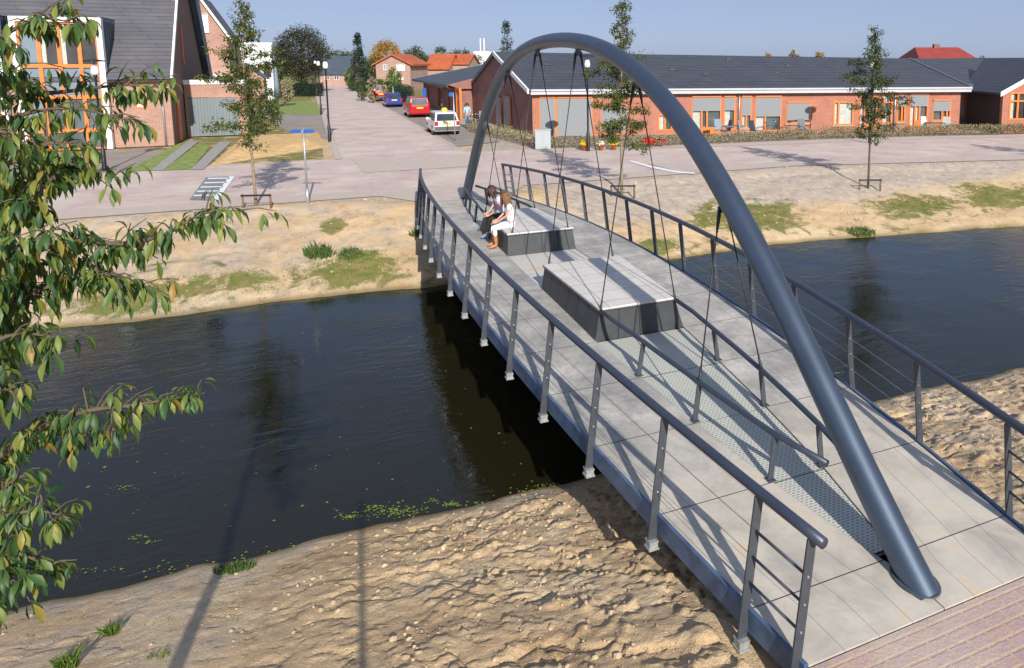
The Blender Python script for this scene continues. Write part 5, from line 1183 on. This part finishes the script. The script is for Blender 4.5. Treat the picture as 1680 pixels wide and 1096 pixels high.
pot(G(1007, 245), 'orange pot of bright yellow flowers left of the slim tree', 'petal_yellow')
pot(G(986, 245.5), 'orange pot of white flowers between the two yellow ones', 'petal_white', bush=.2)
pot(G(866, 236), 'orange pot of pale flowers nearest the brick gable corner', 'petal_white', bush=.26)
pot(G(841, 226), 'orange pot of pale flowers against the shaded gable, second from the corner', 'petal_white', bush=.24)
pot(G(824, 222), 'tall orange pot with small plant against the shaded gable, closest to the arch', 'leaf_dark', R_=.15, Hh=.5, bush=.2)
pot(G(1064, 240), 'wide pot of bright red flowers between the slim tree and the arch', 'petal_red', R_=.2, Hh=.2, bush=.42, n=420)
pot(G(1085, 239), 'smaller pot of bright red flowers right beside the arch tube', 'petal_red', R_=.15, Hh=.2, bush=.28)
# ---- garden furniture on the terrace
def chair(p, rz, label, m='greydoor'):
    r = empty('garden_chair', p, rz, label, 'garden chair', 'garden chairs on the terrace')
    MB().box((-.24, -.24, .42), (.24, .24, .46)).build('seat', m, r); MB().prism([(-.24, .22, .46), (.24, .22, .46), (.22, .36, 1.08), (-.22, .36, 1.08)], (0, .03, 0)).build('backrest', m, r)
    for x in (-.22, .22):
        for y in (-.22, .22): MB().tube([(x, y, 0), (x, y, .42)], .015, 6).build('leg', m, r)
    for x in (-.27, .27): MB().box((x-.02, -.2, .64), (x+.02, .3, .67)).build('armrest', m, r)
    return r
def table(p, label, m='greydoor'):
    r = empty('garden_table', p, 0, label, 'garden table', 'garden tables on the terrace'); MB().box((-.55, -.35, .70), (.55, .35, .74)).build('table_top', m, r)
    for x in (-.48, .48):
        for y in (-.28, .28): MB().tube([(x, y, 0), (x, y, .70)], .02, 6).build('leg', m, r)
    return r
def TR(px, dep): q = D(px, 200, dep); q.z = 0; return q
chair(TR(1181, 43.9), .3, 'dark garden chair beside the open orange door near the arch', 'bluepanel'); chair(TR(1190, 43.4), -1.2, 'dark garden chair turned to the table, right of another near the arch', 'slate')
table(TR(1205, 43.6), 'grey garden table with parasol base in front of the downpipe', 'greydoor'); chair(TR(1222, 43.2), 1.4, 'pale grey garden chair right of the table in front of the downpipe', 'cabinet')
chair(TR(1240, 43.6), 2.2, 'grey garden chair below the wide blind left of the brick pier', 'bluepanel')
table(TR(1534, 45.8), 'brown garden table under the last window of the long building', 'wood'); chair(TR(1522, 45.9), .5, 'white garden chair left of the brown table', 'white'); chair(TR(1552, 45.8), -.5, 'cream garden chair right of the brown table', 'stonepale')
chair(TR(1318, 44.2), .2, 'dark garden chair under the square blind beside the bicycles', 'slate')
# ---- bicycles
def bicycle(p, rz, label, frame='black', lean=.1):
    r = empty('bicycle', p, rz, label, 'bicycle', 'parked bicycles'); r.rotation_euler = (lean, 0, rz)
    for x in (-.53, .53):
        t = MB(); pts = [Vector((x+.33*math.cos(a), 0, .34+.33*math.sin(a))) for a in np.linspace(0, 2*math.pi, 25)]; t.tube(pts, .018, 6, False); w_ = t.build('wheel', 'rubber', r, True)
        s_ = MB()
        for k in range(9): a = k*math.pi/9; s_.tube([(x+.32*math.cos(a), 0, .34+.32*math.sin(a)), (x-.32*math.cos(a), 0, .34-.32*math.sin(a))], .003, 3, False)
        s_.build('spokes', 'chrome', w_)
    f = MB(); f.tube([(-.53, 0, .34), (-.08, 0, .30), (.40, 0, .78), (-.20, 0, .76), (-.08, 0, .30)], .018, 6); f.tube([(-.53, 0, .34), (-.20, 0, .76), (-.23, 0, .92)], .013, 6); f.tube([(.53, 0, .34), (.40, 0, .78), (.37, 0, 1.0)], .016, 6); f.build('frame', frame, r, True)
    MB().box((-.36, -.07, .92), (-.10, .07, .97)).build('saddle', 'black', r, bevel=.02); MB().tube([(.22, -.28, 1.02), (.38, -.16, 1.05), (.38, .16, 1.05), (.22, .28, 1.02)], .014, 6).build('handlebar', 'chrome', r, True)
    MB().box((-.72, -.06, .68), (-.36, .06, .70)).build('carrier', 'chrome', r)
    return r
bicycle(TR(768, 49.0), 2.0, 'silver bicycle nearest the white car, in front of the orange door frame', 'chrome'); bicycle(TR(779, 48.6), 2.1, 'black bicycle parked in the middle of the row by the orange door frame', 'black'); bicycle(TR(789, 48.2), 1.9, 'dark red bicycle at the right end of the row, beside the brick gable', 'carred')
bicycle(TR(1262, 43.6), .1, 'dark bicycle standing under the wide blind behind the hedge', 'black'); bicycle(TR(1300, 43.7), .15, 'dark green bicycle standing under the square blind behind the hedge', 'greenpaint')
# notice board by the door
r = empty('notice_board', TR(792, 47.5), .3, 'grey blue notice board on two legs beside the brick gable', 'notice board')
MB().box((-.22, 0, .5), (.22, .05, 1.35)).build('panel', 'bluepanel', r); b = MB()
for x in (-.18, .18): MB().tube([(x, .02, 0), (x, .02, .5)], .02, 6).build('leg', 'signgrey', r)
# ---- parked cars
def car(p, rz, label, paint, L=4.1, W=1.66, H=1.45, kind='hatch', bump_='bumper', glass='darkglass', roofsign=False, rack=False):
    r = empty('car', p, rz, label, 'car', 'cars parked along the side street')
    # x across, y forward (front), z up ; rear at y=-L/2
    belt = H*.60; sill = .24
    if kind == 'hatch': low = [(-L/2, .42, .80), (-L/2+.06, .26, .86), (-L/2+.35, .22, belt), (-.4, .2, belt), (.9, .2, belt-.01), (1.15, .2, belt-.05), (L/2-.3, .22, belt-.20), (L/2-.05, .26, .62), (L/2, .36, .55)]; cab = [(-L/2+.10, belt-.02), (-L/2+.42, H-.03), (-L/2+.75, H), (.35, H), (.55, H-.03), (1.15, belt-.06)]
    elif kind == 'mpv': low = [(-L/2, .40, .85), (-L/2+.05, .26, belt), (-L/2+.25, .22, belt), (-.4, .2, belt), (.9, .2, belt), (1.3, .2, belt-.04), (L/2-.35, .22, belt-.18), (L/2-.05, .26, .7), (L/2, .36, .58)]; cab = [(-L/2+.06, belt-.02), (-L/2+.25, H-.05), (-L/2+.45, H), (.3, H), (.6, H-.05), (1.3, belt-.05)]
    else: low = [(-L/2, .40, .80), (-L/2+.05, .26, .88), (-L/2+.6, .22, belt), (-.4, .2, belt), (.9, .2, belt), (1.1, .2, belt-.05), (L/2-.3, .22, belt-.2), (L/2-.05, .26, .62), (L/2, .36, .55)]; cab = [(-L/2+.55, belt-.02), (-L/2+1.05, H-.04), (-L/2+1.3, H), (.2, H), (.4, H-.03), (1.05, belt-.05)]
    b = MB(); vs = []; n = len(low)
    for (y, z0, z1) in low:
        e = .93 if abs(abs(y)-L/2) < .08 else 1; w_ = W/2*e; zm = z0+(z1-z0)*.55
        vs += [(-w_*.92, y, z0), (-w_, y, z0+.10), (-w_*1.0, y, zm), (-w_*.93, y, z1), (w_*.93, y, z1), (w_*1.0, y, zm), (w_, y, z0+.10), (w_*.92, y, z0)]
    fs = [(i*8+k, i*8+(k+1) % 8, (i+1)*8+(k+1) % 8, (i+1)*8+k) for i in range(n-1) for k in range(8)]+[tuple(range(8))[::-1], tuple(range((n-1)*8, n*8))]
    b.add(vs, fs); body = b.build('body', paint, r, bevel=.03)
    b = MB(); vs = []; m = len(cab)
    for i, (y, z) in enumerate(cab):
        t = (z-belt)/(H-belt); w_ = W/2*(.92-.17*max(0, t)); zb = belt-.08
        vs += [(-W/2*.92, y, zb), (-w_, y, z), (w_, y, z), (W/2*.92, y, zb)]
    fs = [(i*4+k, i*4+k+1, (i+1)*4+k+1, (i+1)*4+k) for i in range(m-1) for k in range(3)]+[(0, 1, 2, 3), ((m-1)*4+3, (m-1)*4+2, (m-1)*4+1, (m-1)*4)]
    b.add(vs, fs); b.build('cabin', paint, r, bevel=.04)
    def hw(z): return W/2*(.92-.17*max(0, (z-belt)/(H-belt)))
    # rear window, windscreen, side windows as panes a few mm proud of the cabin
    y0, y1 = cab[0][0], cab[1][0]; za, zb2 = belt+.05, H-.10; ya = y0+(y1-y0)*(za-cab[0][1])/(cab[1][1]-cab[0][1]); yb = y0+(y1-y0)*(zb2-cab[0][1])/(cab[1][1]-cab[0][1])
    MB().prism([(-hw(za)*.86, ya-.012, za), (hw(za)*.86, ya-.012, za), (hw(zb2)*.86, yb-.012, zb2), (-hw(zb2)*.86, yb-.012, zb2)], (0, -.012, .003)).build('rear_window', glass, r)
    y0, y1 = cab[-1][0], cab[-2][0]; yw = lambda z: y0+(y1-y0)*(z-cab[-1][1])/(cab[-2][1]-cab[-1][1])
    MB().prism([(-hw(za)*.9, yw(za)+.015, za), (hw(za)*.9, yw(za)+.015, za), (hw(zb2)*.9, yw(zb2)+.015, zb2), (-hw(zb2)*.9, yw(zb2)+.015, zb2)], (0, .012, .006)).build('windscreen', glass, r)
    for s_ in (-1, 1):
        ys = (ya+.18, yb+.28, -.25); f = lambda z, k: (s_*(hw(z)+k), z)
        for (a0, a1, c0, c1) in ((ya+.2, -.35, yb+.28, -.35), (-.27, yw(za)-.12, -.27, yw(zb2)-.1)):
            MB().prism([(s_*(hw(za)+.004), a0, za), (s_*(hw(za)+.004), a1, za), (s_*(hw(zb2)+.004), c1, zb2), (s_*(hw(zb2)+.004), c0, zb2)], (s_*.012, 0, 0)).build('side_window', glass, r)
        for yy in (-L/2+.78, L/2-.80):
            wv = MB().tube([(s_*(W/2-.19), yy, .31), (s_*(W/2+.005), yy, .31)], .31, 20).build('wheel', 'rubber', r); MB().lathe([(0, 0), (.19, 0), (.20, -.012)], n=14)
            MB().tube([(s_*(W/2+.006), yy, .31), (s_*(W/2+.015), yy, .31)], .19, 14).build('hubcap', 'chrome', wv)
        if kind == 'mpv': tl_ = MB().box((s_*W/2*.80-.07, -L/2-.012, .82), (s_*W/2*.80+.07, -L/2+.10, 1.22))
        else: tl_ = MB().box((s_*W/2*.80-.10, -L/2-.014, .60), (s_*W/2*.80+.10, -L/2+.10, .86))
        tl_.build('tail_light', 'tail', r, bevel=.01)
        MB().box((s_*W/2*.72-.14, L/2-.14, .60), (s_*W/2*.72+.14, L/2+.004, .72)).build('headlight', 'lampglass', r, bevel=.01)
        MB().box((s_*(W/2+.02)-.09, .72, belt-.02), (s_*(W/2+.02)+.09, .82, belt+.12)).build('wing_mirror', paint, r, bevel=.02)
    MB().box((-W/2*.93, -L/2-.05, .33), (W/2*.93, -L/2+.05, .55)).build('rear_bumper', bump_, r, bevel=.02); MB().box((-W/2*.93, L/2-.05, .33), (W/2*.93, L/2+.05, .53)).build('front_bumper', bump_, r, bevel=.02)
    zp = .64 if kind != 'mpv' else .72; MB().box((-.26, -L/2-.03, zp), (.26, -L/2-.016, zp+.12)).build('number_plate', 'yellowplate', r)
    if roofsign: MB().lathe([(0, H+.21), (.12, H+.20), (.19, H+.12), (.20, H+.04), (.17, H-.01)], c=(.12, -.2, 0), n=14).build('roof_sign', 'yellowplate', r, True)
    return r
def carpos(pxl, pxr, py, L): a, c = G(pxl, py), G(pxr, py); return (a+c)/2+AX*(L/2)
CR = TH-.01
car(carpos(713, 757, 222, 3.75), CR, 'white hatchback with yellow dome on its roof, nearest of the parked cars', 'carwhite', 3.75, 1.60, 1.40, 'hatch', roofsign=True)
car(carpos(673, 707, 193, 4.1), CR, 'large red people carrier with yellow plate behind the white hatchback', 'carred', 4.1, 1.70, 1.62, 'mpv', 'carred', 'greyglass')
car(carpos(637, 659, 176, 4.0), CR, 'small blue saloon with yellow plate between the two red cars', 'carblue', 4.0, 1.62, 1.36, 'saloon', 'carblue')
car(carpos(617, 635, 166, 4.0), CR, 'tall red van, farthest of the parked cars', 'carred', 4.0, 1.62, 1.85, 'mpv', 'bumper', 'greyglass')
# ================================================================ PEOPLE
def skinned(name, mat, parent, chains, sub=2, root=None):
    """chains: list of [(point, radius), ...]; chains sharing a first point are welded"""
    me = bpy.data.meshes.new(name); vs, es, rs, idx = [], [], [], {}
    for ch in chains:
        prev = None
        for p, q in ch:
            k = tuple(round(c, 4) for c in p)
            if k not in idx: idx[k] = len(vs); vs.append(k); rs.append(q)
            i = idx[k]
            if prev is not None: es.append((prev, i))
            prev = i
    me.from_pydata(vs, es, []); o = bpy.data.objects.new(name, me); COL.objects.link(o); o.parent = parent
    sk_ = o.modifiers.new('skin', 'SKIN'); sk_.use_smooth_shade = True
    ly = me.skin_vertices[0] if me.skin_vertices else None
    if ly is None:
        bpy.context.view_layer.objects.active = o; ly = me.skin_vertices[0]
    for i, q in enumerate(rs): ly.data[i].radius = (q, q) if not isinstance(q, tuple) else q; ly.data[i].use_root = (i == 0)
    s2 = o.modifiers.new('subsurf', 'SUBSURF'); s2.levels = sub; s2.render_levels = sub
    me.materials.append(MATS[mat]); return o
def lerp(a, c, t): return tuple(a[i]+(c[i]-a[i])*t for i in range(3))
def hand(wr, d, s):   # five fingers rooted in the palm
    d = Vector(d).normalized(); side = d.cross(Vector((0, 0, 1))).normalized()*s; up = side.cross(d); w0 = Vector(wr); palm = w0+d*.075
    ch = [[(tuple(w0), .022), (tuple(w0+d*.035), (.034)), (tuple(palm), .034)]]
    for k, L_ in enumerate((.062, .072, .068, .052)):
        a = palm+side*(.028-.019*k); ch.append([(tuple(palm), .034), (tuple(a+d*.02), .0085), (tuple(a+d*(.02+L_*.5)-Vector((0, 0, .012))), .008), (tuple(a+d*(.02+L_*.8)-Vector((0, 0, .035))), .0065)])
    a = w0+d*.03+side*.04; ch.append([(tuple(w0+d*.035), .034), (tuple(a), .011), (tuple(a+d*.03+side*.015-Vector((0, 0, .01))), .009), (tuple(a+d*.055+side*.01-Vector((0, 0, .02))), .007)]); return ch
def head(parent, c, f, skinm='skin'):
    """face and hair around head centre c, facing f"""
    bmx = bmesh.new(); bmesh.ops.create_uvsphere(bmx, u_segments=24, v_segments=18, radius=1)
    for v in bmx.verts:
        x, y, z = v.co; j = 1-.28*max(0, -z)**1.5; nose = math.exp(-((x/.16)**2+((z+.12)/.22)**2))*(.16 if y > .4 else 0); eye = math.exp(-(((abs(x)-.36)/.15)**2+((z-.05)/.11)**2))*(.07 if y > .4 else 0)
        mouth = math.exp(-((x/.25)**2+((z+.52)/.07)**2))*(.04 if y > .3 else 0); v.co = (x*.076*j, (y+nose-eye-mouth)*.092*(1-.12*max(0, -z)), z*.112)
    q = Vector(f).to_track_quat('Y', 'Z'); 
    for v in bmx.verts: v.co = q @ v.co+Vector(c)
    return bmx, q
def person(root_label, loc, rz, J, cloth, hairm, hairlen, group=None, cat='person', arms_bare=True, boots=None, shoes='cloth_white', face=(0, 1, -.25), boot_top=.30):
    r = empty('person', loc, rz, root_label, cat, group)
    pel, chest, neck, hd = J['pelvis'], J['chest'], J['neck'], J['head']
    ch = [[(pel, .085), (lerp(pel, chest, .5), .085), (chest, .10), (neck, .045), (lerp(neck, hd, .55), .043), (hd, .06)]]
    for s in ('l', 'r'):
        sh, el, wr, hip, kn, an, toe = (J[k+s] for k in ('sh', 'el', 'wr', 'hip', 'kn', 'an', 'toe'))
        ch.append([(chest, .10), (sh, .045), (lerp(sh, el, .5), .038), (el, .031), (lerp(el, wr, .5), .028), (wr, .02)]); d = Vector(wr)-Vector(el); ch += hand(wr, J.get('hd'+s, tuple(d)), 1 if s == 'l' else -1)
        ch.append([(pel, .085), (hip, .075), (lerp(hip, kn, .5), .062), (kn, .047), (lerp(kn, an, .4), .045), (an, .03), (lerp(an, toe, .5), .033), (toe, .028)])
    body = skinned('body', 'skin', r, ch)
    bmx, q = head(r, hd, face); me = bpy.data.meshes.new('head'); bmx.to_mesh(me); bmx.free(); me.materials.append(MATS['skin']); me.shade_smooth(); ho = bpy.data.objects.new('head', me); COL.objects.link(ho); ho.parent = r
    hc = Vector(hd)
    for s in (-1, 1):
        e = hc+q @ Vector((s*.030, .080, .008)); MB().lathe([(0, .008), (.008, .004), (.010, 0), (.008, -.004), (0, -.008)], c=e, n=8).build('eye', 'black', ho, True)
        e = hc+q @ Vector((s*.078, -.005, -.005)); MB().lathe([(0, .03), (.010, .02), (.012, 0), (.008, -.02), (0, -.03)], c=e, n=8).build('ear', 'skin', ho, True)
    # hair: strands over skull and down the back
    rr = random.Random(int(loc[0]*50)); H_ = MB()
    for k in range(130):
        a = rr.uniform(-math.pi, math.pi); el = rr.uniform(-.1, 1.5); dirv = Vector((math.sin(a)*math.cos(el), -math.cos(a)*math.cos(el), math.sin(el)))
        if dirv.y > .45 and dirv.z < .62: continue
        p0 = hc+q @ Vector((dirv.x*.086, dirv.y*.100, dirv.z*.122)); side = q @ Vector((dirv.x, min(dirv.y, -.1), 0)).normalized(); pts = [p0]; p_ = p0
        for j in range(4):
            st = hairlen*(.25)*rr.uniform(.7, 1.1); p_ = p_+Vector((side.x*.018, side.y*.018, -1*st)) if j else p0+side*.022+Vector((0, 0, -.025)); pts.append(p_)
        H_.tube([Vector(p) for p in pts], [.012, .016, .016, .012, .004], 6)
    H_.build('hair', hairm, r, True)
    C = bmesh.new(); bmesh.ops.create_uvsphere(C, u_segments=18, v_segments=12, radius=1)
    bmesh.ops.delete(C, geom=[v for v in C.verts if v.co.z < -.25 or (v.co.y > .42 and v.co.z < .55)], context='VERTS')
    for v in C.verts: v.co = hc+q @ Vector((v.co.x*.088, v.co.y*.104-.004, v.co.z*.126))
    me = bpy.data.meshes.new('hair_cap'); C.to_mesh(me); C.free(); me.materials.append(MATS[hairm]); me.shade_smooth(); o = bpy.data.objects.new('hair_cap', me); COL.objects.link(o); o.parent = r
    top, sleeve, bottom = cloth
    sl = 1.0 if sleeve == 'long' else .35
    tc = [[(lerp(pel, chest, .05), .118), (lerp(pel, chest, .5), .112), (chest, .128), (lerp(chest, neck, .75), .065)]]
    for s in ('l', 'r'):
        sh, el, wr = J['sh'+s], J['el'+s], J['wr'+s]
        tc.append([(chest, .128), (sh, .064), (lerp(sh, el, .5 if sl < 1 else .5), .056)]+([(el, .048), (lerp(el, wr, .85), .036)] if sl == 1 else []))
    skinned('top', top, r, tc)
    bc = [[(lerp(pel, chest, .12), .112), (pel, .118)]]
    for s in ('l', 'r'):
        hip, kn, an = J['hip'+s], J['kn'+s], J['an'+s]; bc.append([(pel, .118), (hip, .092), (lerp(hip, kn, .5), .078), (kn, .064), (lerp(kn, an, .5 if boots else .85), .056)])
    skinned('trousers', bottom, r, bc)
    for s in ('l', 'r'):
        kn, an, toe = J['kn'+s], J['an'+s], J['toe'+s]; t0 = lerp(kn, an, 1-boot_top/.42) if boots else lerp(kn, an, .9)
        skinned('boot' if boots else 'shoe', boots or shoes, r, [[(t0, .058 if boots else .042), (an, .046), (lerp(an, toe, .55), .044), (toe, .038)]])
    if cat == 'person' and group: r.scale = (.95, .95, .97)
    return r
# local frame of a seated person: x right, y forward, z up from the ground under the seat edge
def seated(lean=.12, kn=.46, spread=.10, sd=0):
    J = dict(pelvis=(0, -.10, .56), chest=(sd*.5, .0+lean, .90), neck=(sd, .04+lean*1.5, 1.10), head=(sd*1.2, .10+lean*1.9, 1.23))
    for s, x in (('l', -1), ('r', 1)):
        J['sh'+s] = (x*.155+sd*.8, .02+lean*1.3, 1.04); J['hip'+s] = (x*.09, -.04, .53); J['kn'+s] = (x*spread, .36, .50); J['an'+s] = (x*(spread+.01), .33, .09); J['toe'+s] = (x*(spread+.03), .50, .045)
        J['el'+s] = (x*.20+sd*.5, .10+lean, .80); J['wr'+s] = (x*.09, .30+lean*.3, .64); J['hd'+s] = (-x*.35, .9, -.15)
    return J
zb = dz(2.2)
J = seated(-.02, sd=-.02); J['elr'] = (.22, .0, .82); J['wrr'] = (.10, .24, .66)
person('person sitting on the bench in white top, white trousers and tan boots, brown hair', UV(2.12, -.55, zb), TH+math.pi/2, J, ('cloth_white', 'short', 'cloth_white'), 'hairbrown', .40, 'people sitting on the bench', boots='bootleather', face=(-.25, .9, -.45), boot_top=.24)
J = seated(.08, spread=.08); J['anl'] = (-.05, .42, .09); J['toel'] = (-.04, .58, .045); J['wrl'] = (-.1, .36, .60); J['ell'] = (-.21, .16, .78)
person('person leaning forward on the bench in lilac top and black trousers, dark hair', UV(3.12, -.44, zb+.0), TH+math.pi/2, J, ('cloth_lilac', 'short', 'cloth_black'), 'hairdark', .30, 'people sitting on the bench', shoes='denim', face=(-.1, .9, -.55))
b = MB(); q = UV(2.98, -.38, dz(3)+.49)   # jacket laid on the bench behind them
o = empty('jacket', q, TH, 'folded pale blue jacket lying on the bench behind the seated people', 'jacket')
bm_ = bmesh.new(); bmesh.ops.create_icosphere(bm_, subdivisions=3, radius=1)
for v in bm_.verts: k = 1+.18*math.sin(v.co.x*7+v.co.y*3); v.co = (v.co.x*.18*k, v.co.y*.26*k, max(-.005, v.co.z*.075*k))
me = bpy.data.meshes.new('cloth'); bm_.to_mesh(me); bm_.free(); me.materials.append(MATS['cloth_blue']); me.shade_smooth(); c_ = bpy.data.objects.new('cloth', me); COL.objects.link(c_); c_.parent = o
# person standing at the door behind the bicycles
J = dict(pelvis=(0, 0, .93), chest=(0, .02, 1.25), neck=(0, .0, 1.46), head=(0, .03, 1.60))
for s, x in (('l', -1), ('r', 1)):
    J['sh'+s] = (x*.17, 0, 1.40); J['el'+s] = (x*.23, -.02, 1.13); J['wr'+s] = (x*.20, .12, .92); J['hip'+s] = (x*.09, 0, .88); J['kn'+s] = (x*.10, .02, .48); J['an'+s] = (x*.10, -.02, .08); J['toe'+s] = (x*.12, .14, .04)
t = TR(767, 50.5); person('person standing in a light blue top beside the bright orange door frame', (t.x, t.y, -.02), .6, J, ('cloth_blue', 'long', 'denim'), 'hairdark', .1)
